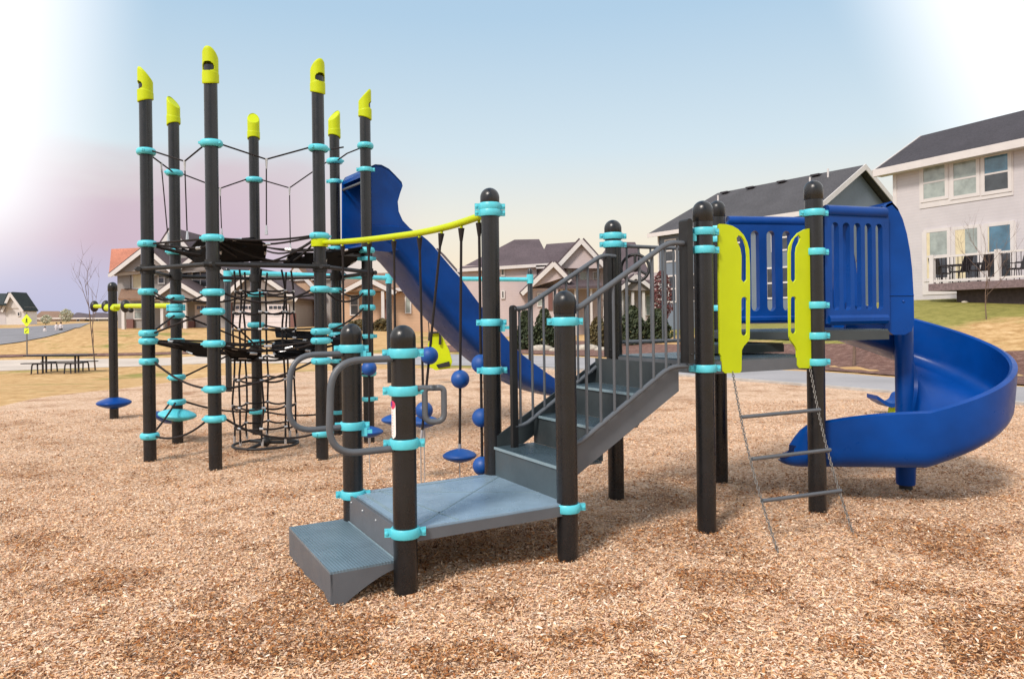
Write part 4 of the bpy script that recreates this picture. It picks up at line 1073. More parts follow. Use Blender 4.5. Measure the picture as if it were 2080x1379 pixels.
# ------------------------------------------------------------------ houses
def box2(b, x0, x1, y0, y1, z0, z1): b.box(((x0 + x1) / 2, (y0 + y1) / 2, (z0 + z1) / 2), ((x1 - x0) / 2, 0, 0), (0, (y1 - y0) / 2, 0), (0, 0, (z1 - z0) / 2))
class House:
    def __init__(s, name, label, d, u, cat='house', dep=9):
        x = P(u, 650, d).x; s.d = d; s.dep = dep; s.r = thing(name, label, cat, (x, d, 0))
    def wall(s, u0, v0, u1, v1, mat, off=0, dep=None):
        d = s.d + off; a, c = P(u0, v0, d), P(u1, v1, d); b = MB(); dep = dep or s.dep
        lowz = min(a.z, c.z); box2(b, min(a.x, c.x), max(a.x, c.x), d, d + dep, lowz - .5, max(a.z, c.z)); return b.build('wall', mat, s.r, 0)
    def gable(s, ul, vl, ua, va, ur, vr, mat, roof, off=0, dep=None, over=.35, trim='white'):
        """front-facing gable: wall triangle, two roof slabs, rake boards"""
        d = s.d + off; dep = dep or s.dep; L, A, R = P(ul, vl, d), P(ua, va, d), P(ur, vr, d)
        b = MB(); b.prism([L, A, R], (0, dep, 0)); b.build('gable_wall', mat, s.r, 0)
        rf = MB(); tk = MB()
        for ei, e in enumerate((L, R)):
            dy = Vector((0, .006 * ei, 0)); t = (e - A).normalized(); n = Vector((-t.z, 0, t.x)); n = n if n.z > 0 else -n; e2_ = e + t * .5
            o = n * .03
            q = [A + o, e2_ + o, e2_ + o + n * .16, A + o + n * .16 / max(.5, n.z)]
            rf.prism([p - Vector((0, over, 0)) + dy for p in q], (0, dep + over, 0))
            q = [A - n * .22, e2_ - n * .22, e2_ + n * .10, A + n * .12]
            tk.prism([p - Vector((0, over + .08, 0)) + dy for p in q], (0, .075, 0))
        ro = rf.build('roof', roof, s.r, 0); tk.build('trim', trim, ro, 0)
    def hiproof(s, eave, ridge, roof, dr, back, fascia='white', th=.22):
        """eave: (uL,vL,uR,vR) at front plane; ridge (uL,vL,uR,vR) at depth dr; back depth"""
        d = s.d - .45; a, c = P(eave[0], eave[1], d), P(eave[2], eave[3], d); r0, r1 = P(ridge[0], ridge[1], dr), P(ridge[2], ridge[3], dr)
        e = Vector((0, back, 0)); b = MB(); bl, br_ = a + e, c + e
        b.add([a, c, br_, bl, r0, r1], [(0, 1, 5, 4), (1, 2, 5), (2, 3, 4, 5), (3, 0, 4), (3, 2, 1, 0)])
        ro = b.build('roof', roof, s.r, 0); f = MB()
        f.box((a + c) / 2 - Vector((0, .02, .1)), (c - a) / 2 + Vector((.05, 0, 0)), (0, .03, 0), (0, 0, .13)); f.build('fascia', fascia, ro, 0); return ro
    def win(s, u0, v0, u1, v1, glass='darkglass', off=0, cols=1, frame='white', rows=2, fw=.10):
        d = s.d + off; a, c = P(u0, v1, d), P(u1, v0, d); x0, x1, z0, z1 = a.x, c.x, a.z, c.z; b = MB()
        for xx in (x0, x1): box2(b, xx - fw / 2, xx + fw / 2, d - .06, d + .02, z0 - fw / 2, z1 + fw / 2)
        for zz3 in (z0, z1): box2(b, x0 + fw / 2, x1 - fw / 2, d - .06, d + .02, zz3 - fw / 2, zz3 + fw / 2)
        for k in range(1, cols): xx = x0 + (x1 - x0) * k / cols; box2(b, xx - fw * .4, xx + fw * .4, d - .055, d + .02, z0 + fw / 2, z1 - fw / 2)
        for k in range(1, rows): z_ = z0 + (z1 - z0) * k / rows; box2(b, x0 + fw / 2, x1 - fw / 2, d - .05, d + .02, z_ - fw * .25, z_ + fw * .25)
        o = b.build('window', frame, s.r, 0); g_ = MB(); box2(g_, x0, x1, d - .022, d + .01, z0, z1); g_.build('pane', glass, o, 0)
    def part(s, name, u0, v0, u1, v1, mat, off=0, dep=.1):
        d = s.d + off; a, c = P(u0, v1, d), P(u1, v0, d); b = MB(); box2(b, a.x, c.x, d, d + dep, a.z, c.z); return b.build(name, mat, s.r, 0)
    def garage(s, u0, v0, u1, v1, off=-.08):
        o = s.part('garage_door', u0, v0, u1, v1, 'garage', off, .1); d = s.d + off - .03; b = MB()
        for k in range(4):
            uu0 = u0 + (u1 - u0) * (.10 + .2 * k); a, c = P(uu0, v0 + (v1 - v0) * .2, d), P(uu0 + (u1 - u0) * .16, v0 + (v1 - v0) * .07, d); box2(b, a.x, c.x, d, d + .02, a.z, c.z)
        b.build('window_lites', 'darkglass', o, 0)
        b = MB()
        for k in (1, 2, 3): a, c = P(u0, v0 + (v1 - v0) * k / 4, d), P(u1, v0 + (v1 - v0) * k / 4, d); box2(b, a.x, c.x, d, d + .02, a.z - .012, a.z + .012)
        b.build('door_groove', 'white', o, 0)

# left: grey-and-cream garage house behind the net tower
h1 = House('house', 'grey and cream two storey house with white garage doors behind the net tower', 62, 420, dep=11)
h1.wall(238, 548, 345, 672, 'sidgrey'); h1.wall(345, 540, 445, 672, 'sidgrey', .6); h1.wall(440, 597, 600, 672, 'sidgrey', -1.5)
h1.hiproof((296, 556, 452, 542), (310, 505, 430, 478), 'roofP', 67, 11); h1.hiproof((221, 557, 300, 549), (226, 506, 294, 503), 'roofFlare', 66, 9)
h1.gable(237, 552, 300, 503, 352, 550, 'shake', 'roofP', -1.0, 3)
h1.gable(300, 545, 352, 468, 420, 545, 'sidgrey', 'roofP', 1.5, 8)
h1.gable(362, 549, 408, 514, 452, 549, 'shake', 'roofP', -.6, 7)
h1.gable(310, 607, 360, 571, 420, 607, 'shake', 'roofP', -2.5, 5)
h1.gable(458, 602, 517, 548, 596, 602, 'shake', 'roofP', -2.2, 9)
b = MB(); q0, q1 = P(240, 606, 59.5), P(300, 606, 59.5); q2, q3_ = P(296, 587, 62), P(246, 587, 62); b.add([q0, q1, q2, q3_, q0 - Vector((0, 0, .15)), q1 - Vector((0, 0, .15)), q2 - Vector((0, 0, .15)), q3_ - Vector((0, 0, .15))], [(0, 1, 2, 3), (7, 6, 5, 4), (0, 4, 5, 1), (1, 5, 6, 2), (2, 6, 7, 3), (3, 7, 4, 0)]); b.build('porch_roof', 'roofB', h1.r, 0)
h1.win(270, 550, 288, 586, 'blind', -.05, 1, rows=1); h1.part('shutter', 251, 552, 264, 586, 'sidgrey', -.1); h1.win(391, 552, 424, 584, 'darkglass', .5, 2); h1.win(273, 618, 290, 648, 'paleglass', -.05)
h1.win(322, 552, 334, 576, 'darkglass', -.05); h1.part('porch_post', 247, 607, 252, 672, 'white', -2.3, .3); h1.part('porch_post', 326, 607, 331, 672, 'white', -2.3, .3); h1.part('porch_post', 372, 607, 378, 672, 'white', -2.3, .3)
h1.part('porch_beam', 240, 606, 312, 611, 'white', -2.4, .3); h1.part('porch_beam', 312, 607, 425, 613, 'white', -2.45, .3); h1.part('garage_header', 457, 603, 598, 614, 'white', -1.75, .2)
h1.part('brick_base', 250, 648, 270, 668, 'brick', -.25, .3); h1.part('brick_base', 378, 652, 394, 668, 'brick', -.2, .3); h1.garage(396, 618, 436, 668, .45); h1.garage(474, 618, 518, 667, -1.65); h1.garage(542, 618, 586, 667, -1.65)
h1.part('brick_pier', 458, 614, 470, 668, 'brick', -1.7, .2); h1.part('stone_pier', 590, 636, 600, 668, 'brick', -1.7, .2); h1.part('front_door', 340, 622, 352, 664, 'brick', -.1, .1)
# brown house right of it
h2 = House('house', 'brown and grey house with small square windows right of the white garage doors', 66, 640, dep=9)
h2.wall(590, 585, 640, 667, 'sidB'); h2.wall(640, 560, 672, 667, 'sidgrey', -.2)
h2.gable(566, 600, 604, 545, 650, 594, 'sidT', 'roofB', -.3, 8); h2.hiproof((590, 566, 676, 562), (610, 520, 665, 518), 'roofP', 70, 9)
h2.win(609, 605, 626, 626, 'darkglass', 0, 2); h2.win(618, 648, 628, 660, 'paleglass', 0, rows=1); h2.win(652, 640, 660, 656, 'paleglass', -.2, rows=1)
h2.part('porch_post', 604, 622, 607, 664, 'white', -1.4, .2); h2.part('balcony_panel', 594, 622, 607, 640, 'white', -1.5, .1); h2.part('door', 594, 641, 603, 664, 'brick', -.1, .1)
# tan porch house beneath the slide
h3 = House('house', 'tan single storey house with brown porch seen under the long slide', 60, 780, dep=9)
h3.wall(686, 595, 900, 672, 'sidT'); h3.hiproof((684, 588, 905, 584), (712, 556, 875, 552), 'roofB', 64, 9)
h3.gable(702, 590, 748, 566, 795, 590, 'sidT', 'roofB', -1.2, 4); h3.win(712, 600, 728, 640, 'darkglass', -.05, 1); h3.win(824, 602, 834, 636, 'paleglass', -.05, rows=1)
h3.win(737, 606, 752, 636, 'blind', -.05, rows=1); h3.part('porch_beam', 704, 584, 800, 590, 'roofB', -1.5, .3); h3.part('porch_post', 745, 590, 749, 668, 'brick', -1.4, .3); h3.part('porch_post', 775, 590, 780, 668, 'white', -1.4, .3); h3.part('door', 780, 608, 792, 664, 'brick', -.1, .1)
# pink-white house with big plum roof
h5 = House('house', 'pinkish white house with large plum hip roof and twin gables beyond the stair', 60, 1090, dep=11)
h5.wall(936, 540, 1092, 690, 'sidP'); h5.wall(1080, 535, 1232, 690, 'sidP', .4); h5.hiproof((930, 547, 1120, 535), (1045, 487, 1095, 486), 'roofP', 65, 11)
h5.hiproof((1090, 540, 1235, 538), (1110, 496, 1178, 491), 'roofP', 64, 9); h5.gable(1128, 545, 1180, 489, 1232, 545, 'sidP', 'roofP', -.8, 7)
h5.gable(1068, 588, 1124, 535, 1150, 562, 'sidP', 'roofP', -2.2, 5); h5.wall(1078, 586, 1135, 690, 'sidP', -1.6, 3)
h5.win(1018, 546, 1024, 560, 'darkglass', -.05, rows=1); h5.win(1019, 591, 1024, 606, 'darkglass', -.05, rows=1); h5.win(1178, 552, 1192, 580, 'paleglass', .3); h5.win(1152, 548, 1160, 566, 'paleglass', .3)
h5.win(1205, 552, 1216, 580, 'darkglass', .3); h5.win(1092, 596, 1102, 622, 'paleglass', -1.65); h5.part('door', 1114, 592, 1122, 630, 'brick', -1.7, .1)
b = MB(); q0, q1 = P(1130, 582, 57), P(1236, 580, 57); q2, q3_ = P(1230, 568, 60), P(1140, 569, 60); dz = Vector((0, 0, .2)); b.add([q0, q1, q2, q3_, q0 - dz, q1 - dz, q2 - dz, q3_ - dz], [(0, 1, 2, 3), (7, 6, 5, 4), (0, 4, 5, 1), (1, 5, 6, 2), (2, 6, 7, 3), (3, 7, 4, 0)]); b.build('porch_roof', 'roofP', h5.r, 0)
for u in (1140, 1168, 1200, 1226): h5.part('porch_post', u, 583, u + 3, 690, 'white', -2.6, .2)
h5.part('porch_beam', 1132, 583, 1234, 588, 'white', -2.7, .2)
# gap house between slide and post
h4 = House('house', 'small tan house roof just right of the long slide', 75, 905, dep=8)
h4.wall(850, 560, 938, 675, 'sidP'); h4.gable(850, 562, 885, 508, 932, 560, 'sidP', 'roofP', -.3, 8); h4.part('bay_wall', 938, 602, 972, 676, 'sidT', -6, 3)
b = MB(); q0, q1 = P(930, 600, 67), P(978, 600, 67); q2, q3_ = P(958, 572, 71), P(938, 572, 71); b.add([q0, q1, q2, q3_, q0 - dz, q1 - dz, q2 - dz, q3_ - dz], [(0, 1, 2, 3), (7, 6, 5, 4), (0, 4, 5, 1), (1, 5, 6, 2), (2, 6, 7, 3), (3, 7, 4, 0)]); b.build('porch_roof', 'roofB', h4.r, 0)
h4.win(945, 612, 955, 628, 'blind', -6.05, rows=1)
# white porch house seen through the railing
h6 = House('house', 'white porch house with plum roof seen through the stair railing', 66, 1280, dep=9)
h6.wall(1225, 555, 1400, 690, 'sidP'); h6.hiproof((1195, 575, 1330, 575), (1240, 492, 1290, 492), 'roofP', 72, 10); h6.gable(1255, 590, 1290, 560, 1330, 590, 'shake', 'roofP', -1.5, 5)
for u in (1262, 1284, 1306, 1328): h6.part('porch_post', u, 592, u + 4, 690, 'white', -1.3, .3)
h6.win(1232, 555, 1246, 580, 'darkglass', -.05); h6.win(1268, 600, 1280, 640, 'paleglass', -.05); h6.win(1312, 600, 1324, 640, 'paleglass', -.05)
# far-left white house
h0 = House('house', 'white house with dark green roof at the far left by the road', 95, 20, dep=2.5)
h0.wall(-60, 619, 12, 662, 'sidW'); h0.wall(12, 624, 50, 662, 'white', 0)
h0.gable(10, 626, 24, 596, 46, 626, 'white', 'roofG', -.1, 2.5); b = MB(); q0, q1 = P(-70, 618, 94), P(12, 618, 94); q2, q3_ = P(24, 596, 99), P(-50, 596, 99)
b.add([q0, q1, q2, q3_, q0 - dz, q1 - dz, q2 - dz, q3_ - dz], [(0, 1, 2, 3), (7, 6, 5, 4), (0, 4, 5, 1), (1, 5, 6, 2), (2, 6, 7, 3), (3, 7, 4, 0)]); b.build('roof', 'roofG', h0.r, 0)
h0.win(36, 634, 41, 642, 'darkglass', -.05, rows=1)
for i, (u0, vr, u1, rf, wl, lab) in enumerate(((66, 632, 132, 'roofB', 'sidC', 'distant low house with brown roof left of the bare tree'), (138, 635, 176, 'roofP', 'sidT', 'distant brown bungalow directly behind the bare tree'), (176, 635, 224, 'roofP', 'sidgrey', 'distant grey bungalow right of the bare tree beside the tall house'))):
    h = House('house', lab, 135, (u0 + u1) / 2, dep=10); h.wall(u0 + 5, 645, u1 - 4, 660, wl); h.hiproof((u0, 646, u1, 645.5), (u0 + 18, vr, u1 - 14, vr), rf, 141, 10, 'white'); h.win(u0 + 18, 648, u0 + 24, 653, 'darkglass', -.05, rows=1)

# right: generic oriented house in its own frame
def oriented(o, a, nrm):
    o = Vector(o); a = Vector(a).normalized(); n = Vector(nrm).normalized()
    return lambda s, t, z: Vector((o.x, o.y, 0)) + a * s - n * t + Vector((0, 0, z))     # s along wall, t = into the house
def quadbox(b, f, s0, s1, t0, t1, z0, z1):
    vs = [f(s, t, z) for z in (z0, z1) for t in (t0, t1) for s in (s0, s1)]
    b.add(vs, [(0, 2, 3, 1), (4, 5, 7, 6), (0, 1, 5, 4), (2, 6, 7, 3), (0, 4, 6, 2), (1, 3, 7, 5)])
K = Vector((17.1, 33.0, 0)); fa = Vector((.447, -.894, 0)); fn = Vector((-.894, -.447, 0)); f = oriented(K, fa, fn)
def sOf(u):     # wall coordinate seen at column u
    lo_, hi_ = -8., 14.
    for _ in range(40):
        m_ = (lo_ + hi_) / 2; q = f(m_, 0, 4)
        if q.x / q.y < (u - CX) / FPX + .003: lo_ = m_
        else: hi_ = m_
    return lo_
def zOf(s, v, t=0): q = f(s, t, 0); return ZV((q.x, q.y), v)
hr = thing('house', 'white sided house with dark roof and raised timber deck at the right edge', 'house', (K.x, K.y, 2.0))
ze = 8.0
b = MB(); quadbox(b, f, 0, 13, 0, 7, 1.2, ze); b.build('wall', 'sidW', hr, 0)
b = MB(); quadbox(b, f, -.02, .16, -.02, .1, 1.2, ze); b.build('corner_board', 'white', hr, 0)
b = MB(); so0 = -.55; vs = [f(so0, -.55, ze), f(13.5, -.55, ze), f(13.5, 2.8, 9.9 + .1), f(so0, 2.8, 9.9), f(so0, 7.5, ze), f(13.5, 7.5, ze)]
b.add(vs + [v - Vector((0, 0, .12)) for v in vs], [(0, 1, 2, 3), (3, 2, 5, 4), (6, 9, 8, 7), (9, 10, 11, 8), (0, 6, 7, 1), (0, 3, 9, 6), (3, 4, 10, 9), (1, 7, 8, 2), (2, 8, 11, 5), (4, 5, 11, 10)])
ro = b.build('roof', 'roofD', hr, 0)
b = MB(); quadbox(b, f, so0 - .03, 13.5, -.60, -.48, ze - .28, ze + .03); quadbox(b, f, so0 - .03, 13.5, -.48, 0, ze - .26, ze - .2); b.bar(f(so0 - .03, -.55, ze - .1), f(so0 - .03, 2.8, 9.8), .06, .24); b.bar(f(so0 - .03, 2.8, 9.8), f(so0 - .03, 7.5, ze - .1), .06, .24); b.build('fascia', 'white', ro, 0)
b = MB(); b.prism([f(.0, 0, ze - .1), f(0, 2.8, 9.75), f(0, 7, ze - .1)], fa * .1); b.build('gable_wall', 'sidW', hr, 0)
def owin(u0, u1, v0, v1, g1, g2, split=.5, curtain=None):
    s0, s1 = sOf(u0), sOf(u1); sm = (s0 + s1) / 2; z1, z0 = zOf(sm, v0), zOf(sm, v1); b = MB(); w = .07
    for ss in (s0, s1): quadbox(b, f, ss - w, ss + w, -.06, .02, z0 - w, z1 + w)
    for zz4 in (z0, z1): quadbox(b, f, s0 + w, s1 - w, -.055, .02, zz4 - w, zz4 + w)
    zm = z0 + (z1 - z0) * split; quadbox(b, f, s0 + w, s1 - w, -.052, .02, zm - .035, zm + .035)
    o = b.build('window', 'white', hr, 0); b = MB(); quadbox(b, f, s0, s1, -.042, .01, zm, z1); b.build('pane', g1, o, 0); b = MB(); quadbox(b, f, s0, s1, -.042, .01, z0, zm); b.build('pane', g2, o, 0)
    if curtain: b = MB(); quadbox(b, f, s0 + w, s0 + (s1 - s0) * curtain, -.046, -.042, z0, z1); b.build('curtain', 'blind', o, 0)
b = MB(); quadbox(b, f, sOf(1867), sOf(2058), -.03, .01, zOf(sOf(1960), 411), zOf(sOf(1960), 318)); b.build('window_surround', 'white', hr, 0)
b = MB(); quadbox(b, f, sOf(1871), sOf(2062), -.03, .01, zOf(sOf(1960), 596), zOf(sOf(1960), 462)); b.build('window_surround', 'white', hr, 0)
owin(1873, 1923, 334, 405, 'paleglass', 'paleglass'); owin(1934, 1987, 325, 399, 'paleglass', 'paleglass'); owin(1997, 2052, 313, 390, 'blueglass', 'darkglass')
owin(1878, 1926, 468, 568, 'paleglass', 'darkglass', .48, .2); owin(1936, 1988, 462, 568, 'paleglass', 'darkglass', .48, .45); owin(2002, 2055, 455, 568, 'blueglass', 'darkglass', .48, .12)
# deck with railing
dz0 = zOf(sOf(1900), 577, -2.6) ; b = MB(); ds0 = sOf(1884) - .9
# deck front edge offset 2.6 m from the wall
def sD(u, t):
    lo_, hi_ = -8., 14.
    for _ in range(40):
        m_ = (lo_ + hi_) / 2; q = f(m_, t, 4)
        if q.x / q.y < (u - CX) / FPX + .003: lo_ = m_
        else: hi_ = m_
    return lo_
tD = -2.6; dS0 = sD(1882, tD); dzt = zOf(dS0, 577, tD)
quadbox(b, f, dS0, 13, tD, 0, dzt - .28, dzt); b.build('deck_floor', 'deckwood', hr, 0)
b = MB(); quadbox(b, f, dS0 + .8, 13, tD + .5, -.05, 1.2, dzt - .28); b.build('deck_shade_fill', 'underdeck', hr, 0)  # dark block added to stand for the shade under the deck
b = MB()
for u in (1887, 2020): ss = sD(u, tD); quadbox(b, f, ss - .08, ss + .08, tD + .03, tD + .19, dzt, dzt + 1.12)
ss_ = sD(2020, tD); quadbox(b, f, dS0, 13, tD + .07, tD + .15, dzt + .98, dzt + 1.05); quadbox(b, f, dS0, 13, tD + .07, tD + .15, dzt + .06, dzt + .14)
b.build('deck_railing', 'white', hr, 0); b = MB()
k = dS0 + .15
while k < 8: quadbox(b, f, k, k + .010, tD + .095, tD + .125, dzt + .14, dzt + .98); k += .16
b.build('railing_spindles', 'tablem', hr, 0)
# roof vents
# patio set on the deck
pc_ = f(sD(1955, -1.5), -1.5, dzt)
pt_ = thing('patio_table', 'dark patio table standing on the raised timber deck', 'patio table', pc_)
b = MB(); s0 = sD(1915, -1.5); s1 = sD(2000, -1.5); quadbox(b, f, s0, s1, -1.95, -1.05, dzt + .70, dzt + .74); b.build('table_top', 'tablem', pt_, 0)
for ss in (s0 + .1, s1 - .1):
    for tt in (-1.85, -1.15): b = MB(); b.tube([f(ss, tt, dzt), f(ss, tt, dzt + .7)], .025, 8); b.build('leg', 'tablem', pt_, 50)
def pchair(u, t, ang, lab):
    c = f(sD(u, t), t, dzt); r = thing('patio_chair', lab, 'chair', c, 'patio chairs on the raised deck'); ca, sa = math.cos(ang), math.sin(ang); x = Vector((ca, sa, 0)); y = Vector((-sa, ca, 0))
    b = MB(); b.box(c + Vector((0, 0, .43)), x * .24, y * .24, (0, 0, .025)); b.build('seat', 'tablem', r, 0)
    b = MB(); b.prism([c + x * -.24 + y * -.24 + Vector((0, 0, .43)), c + x * -.24 + y * .24 + Vector((0, 0, .43)), c + x * -.42 + y * .22 + Vector((0, 0, 1.05)), c + x * -.42 + y * -.22 + Vector((0, 0, 1.05))], -x * .03); b.build('backrest', 'tablem', r, 0)
    for i in (-1, 1):
        for j in (-1, 1): b = MB(); b.tube([c + x * .2 * i + y * .22 * j + Vector((0, 0, .43)), c + x * .24 * i + y * .24 * j], .016, 6); b.build('leg', 'tablem', r, 50)
        b = MB(); b.tube(arcpath([c - x * .3 + y * .27 * i + Vector((0, 0, .66)), c + x * .22 + y * .27 * i + Vector((0, 0, .66)), c + x * .2 + y * .27 * i + Vector((0, 0, .43))], .06), .016, 6); b.build('armrest', 'tablem', r, 50)
pchair(2062, -1.6, PI * .98, 'dark patio chair standing apart at the right of the deck railing post'); pchair(1908, -1.5, .4, 'dark patio chair at the left end of the patio table'); pchair(1945, -2.15, 1.9, 'dark patio chair at the near side of the patio table, left of two'); pchair(1985, -2.15, 1.9, 'dark patio chair at the near side of the patio table, right of two')

# slate house
rn = P(1757, 335, 44.0); u_ = Vector((-6.6, 10, 0)).normalized(); v_ = Vector((-.83, -.55, 0)).normalized(); hg = thing('house', 'slate blue house with long grey roof and white rake boards behind the upper deck', 'house', (rn.x, rn.y, 1.3))
hh = 5.0; zr = rn.z; zE = ZV(((rn + v_ * hh).x, (rn + v_ * hh).y), 425); LG = 13.2; o3 = Vector((rn.x, rn.y, 0))
def gpt(s, t, z): return o3 + u_ * s + v_ * t + Vector((0, 0, z))
b = MB(); quadb = [gpt(.5, hh - .5, 0), gpt(.5, -hh + .5, 0), gpt(LG - .5, -hh + .5, 0), gpt(LG - .5, hh - .5, 0)]
b.prism(quadb, (0, 0, zE - .1)); b.build('wall', 'sidG', hg, 0)
b = MB(); sl_ = (zr - zE) / hh; b.prism([gpt(.5, hh - .5, zE - .1), gpt(.5, 0, zr - .25), gpt(.5, -hh + .5, zE - .1)], u_ * .3); b.build('gable_wall', 'sidG', hg, 0)
b = MB(); vs = [gpt(0, hh, zE), gpt(0, 0, zr), gpt(0, -hh, zE), gpt(LG, hh, zE), gpt(LG - 2.0, 0, zr), gpt(LG, -hh, zE)]
b.add(vs + [x - Vector((0, 0, .15)) for x in vs], [(0, 1, 4, 3), (1, 2, 5, 4), (3, 4, 5), (6, 9, 10, 7), (7, 10, 11, 8), (9, 11, 10), (0, 6, 7, 1), (1, 7, 8, 2), (2, 8, 11, 5), (5, 11, 9, 3), (3, 9, 6, 0)]); ro = b.build('roof', 'roofS', hg, 0)
b = MB()
for s_ in (-1, 1): b.prism([gpt(-.06, s_ * hh, zE + .03), gpt(-.06, 0, zr + .05), gpt(-.06, 0, zr - .30), gpt(-.06, s_ * hh, zE - .30)], u_ * .06)
b.prism([gpt(0, hh + .03, zE), gpt(LG, hh + .03, zE), gpt(LG, hh + .03, zE - .28), gpt(0, hh + .03, zE - .28)], v_ * .06); b.build('fascia', 'white', ro, 0)
for s_, t_ in ((2.6, 1.6), (9.7, 1.7), (1.9, .8)): b = MB(); q = gpt(s_, t_, zr - sl_ * t_); b.tube([q - Vector((0, 0, .1)), q + Vector((0, 0, .5))], .06, 8); b.build('vent_pipe', 'white', ro, 50)
for s_ in (3, 5.5, 8, 10.2): b = MB(); q = gpt(s_, .35, zr - sl_ * .35 + .08); b.box(q, u_ * .3, v_ * .2, (0, 0, .05)); b.build('roof_vent', 'roofD', ro, 0)
def gwin(s0, s1, z0, z1, cols=1):       # window on the camera-side long wall
    t0 = hh - .5; b = MB(); w = .1
    def qb(bb, a, c, ta, tb, za, zb): bb.prism([gpt(a, ta, za), gpt(c, ta, za), gpt(c, ta, zb), gpt(a, ta, zb)], v_ * (tb - ta))
    for x in [s0 + (s1 - s0) * k / cols for k in range(cols + 1)]: qb(b, x - w / 2, x + w / 2, t0 - .02, t0 + .06, z0 - w / 2, z1 + w / 2)
    for z in (z0, (z0 + z1) / 2, z1): qb(b, s0 + w / 2, s1 - w / 2, t0 - .02, t0 + .05, z - w / 2, z + w / 2)
    o = b.build('window', 'white', hg, 0); b = MB(); qb(b, s0, s1, t0 - .01, t0 + .02, z0, z1); b.build('pane', 'darkglass', o, 0)
for s0, s1 in ((2, 3.2), (5, 6.2), (8.0, 9.2), (11, 12)): gwin(s0, s1, 5.4, 6.9); gwin(s0, s1 + .4, 2.6, 4.4, 2)
b = MB(); b.tube([gpt(12.6, hh - .42, 1), gpt(12.6, hh - .42, zE - .2)], .06, 8); b.build('downpipe', 'white', hg, 50)

# ------------------------------------------------------------------ plants
def bare_tree(base_, h, lab, seed, spread=.5, r0=.06, lean=0, depth=4, limbs=3, first=.35):
    rg = random.Random(seed); t = thing('tree', lab, 'tree', base_); tr_ = MB(); tw = MB()
    b0 = Vector(base_); pts = [b0 + Vector((lean * k / 5 + rg.uniform(-.02, .02), rg.uniform(-.02, .02), h * .8 * k / 5)) for k in range(6)]; tr_.tube(pts, [r0 * (1 - .16 * k) for k in range(6)], 9)
    def grow(p, d, L, r, lv):
        n = 4; q = [p]
        for k in range(n): d = (d + Vector((rg.uniform(-.16, .16), rg.uniform(-.16, .16), .08))).normalized(); q.append(q[-1] + d * L / n)
        tw.tube(q, [r * (1 - .18 * k) for k in range(n + 1)], 5)
        if lv > 0:
            for k in range(rg.randint(2, 3)):
                dd = (d + Vector((rg.uniform(-.8, .8), rg.uniform(-.8, .8), rg.uniform(0, .5)))).normalized(); grow(q[rg.randint(2, n)], dd, L * rg.uniform(.5, .75), r * .55, lv - 1)
    for k in range(limbs):
        f_ = first + (1 - first) * k / limbs; p = pts[0].lerp(pts[5], f_); a = rg.uniform(0, 2 * PI)
        grow(p, Vector((math.cos(a) * spread, math.sin(a) * spread, 1)).normalized(), h * .5 * (1.1 - f_ * .5), r0 * .5, depth - 1)
    grow(pts[5], Vector((0, 0, 1)), h * .25, r0 * .4, 2)
    tr_.build('trunk', 'bark', t, 50); tw.build('branches', 'bark', t, 50)
tg_ = onterrain(194, 752); bare_tree(tuple(tg_), 4.2, 'bare young tree with thin trunk beside the picnic table', 3, .45, .034, -.3, 3, 4, .3)
t2 = P(2004, 690, 24.5); bare_tree((t2.x, 24.5, H(t2.x, 24.5)), 2.7, 'bare small tree in front of the raised timber deck', 9, .9, .019, 0, 4, 7, .25)
t3 = P(1100, 660, 55); bare_tree((t3.x + 4.5, 55, H(t3.x + 4.5, 55)), 3.8, 'thin bare tree in front of the pinkish white house', 12, .5, .05, 0, 4, 4, .3)
t4 = P(1736, 728, 21); bare_tree((t4.x, 21, H(t4.x, 21)), 2.6, 'thin pale sapling in the mulch bed seen under the spiral slide deck', 14, .4, .05, 0, 3, 3, .5)
def leafy(name, lab, cat, base_, prof, n, leaf, mat, seed, group=None, jag=.18):
    """crown of small leaf faces; prof: list of (height, radius)"""
    rg = np.random.default_rng(seed); hs = [p[0] for p in prof]; rs = [p[1] for p in prof]; t = thing(name, lab, cat, base_, group)
    z = rg.uniform(hs[0], hs[-1], n); a = rg.uniform(0, 2 * PI, n); R = np.interp(z, hs, rs); rr = R * (rg.uniform(.15, 1, n) ** .45)
    lump = np.array([1 + jag * 2.2 * noise.noise(Vector((math.cos(x) * 1.6, math.sin(x) * 1.6, y * 2.3 + seed))) for x, y in zip(a, z)]); rr *= lump
    b = MB()
    for i in range(n):
        c = Vector((base_[0] + rr[i] * math.cos(a[i]), base_[1] + rr[i] * math.sin(a[i]), base_[2] + z[i])); q = Vector(rg.normal(0, 1, 3)).normalized(); w = q.orthogonal().normalized(); x = q.cross(w); L = leaf * rg.uniform(.6, 1.4)
        b.add([c - w * L - x * L * .5, c + w * L - x * L * .4, c + w * L * .6 + x * L * .6, c - w * L * .7 + x * L * .5], [(0, 1, 2, 3)])
    b.build('foliage', mat, t, 0, fix=False); s = MB(); s.tube([Vector(base_) - Vector((0, 0, .1)), Vector(base_) + Vector((0, 0, hs[-1] * .7))], [.05, .02], 6); s.build('stem', 'bark', t, 50)
arb = [(1068, 690, 632, 24, 'leafD', 'leftmost dark evergreen shrub behind the far railing'), (1106, 690, 628, 26, 'leafD', 'second dark evergreen shrub from the left, behind the near-left railing bars'), (1215, 700, 645, 20, 'leafB', 'brownish shrub just left of the far upper post'), (1286, 694, 622, 27, 'leafD', 'dark evergreen shrub just right of the far upper post'), (1336, 690, 628, 26, 'leafD', 'rightmost dark evergreen shrub under the red-twigged tree')]
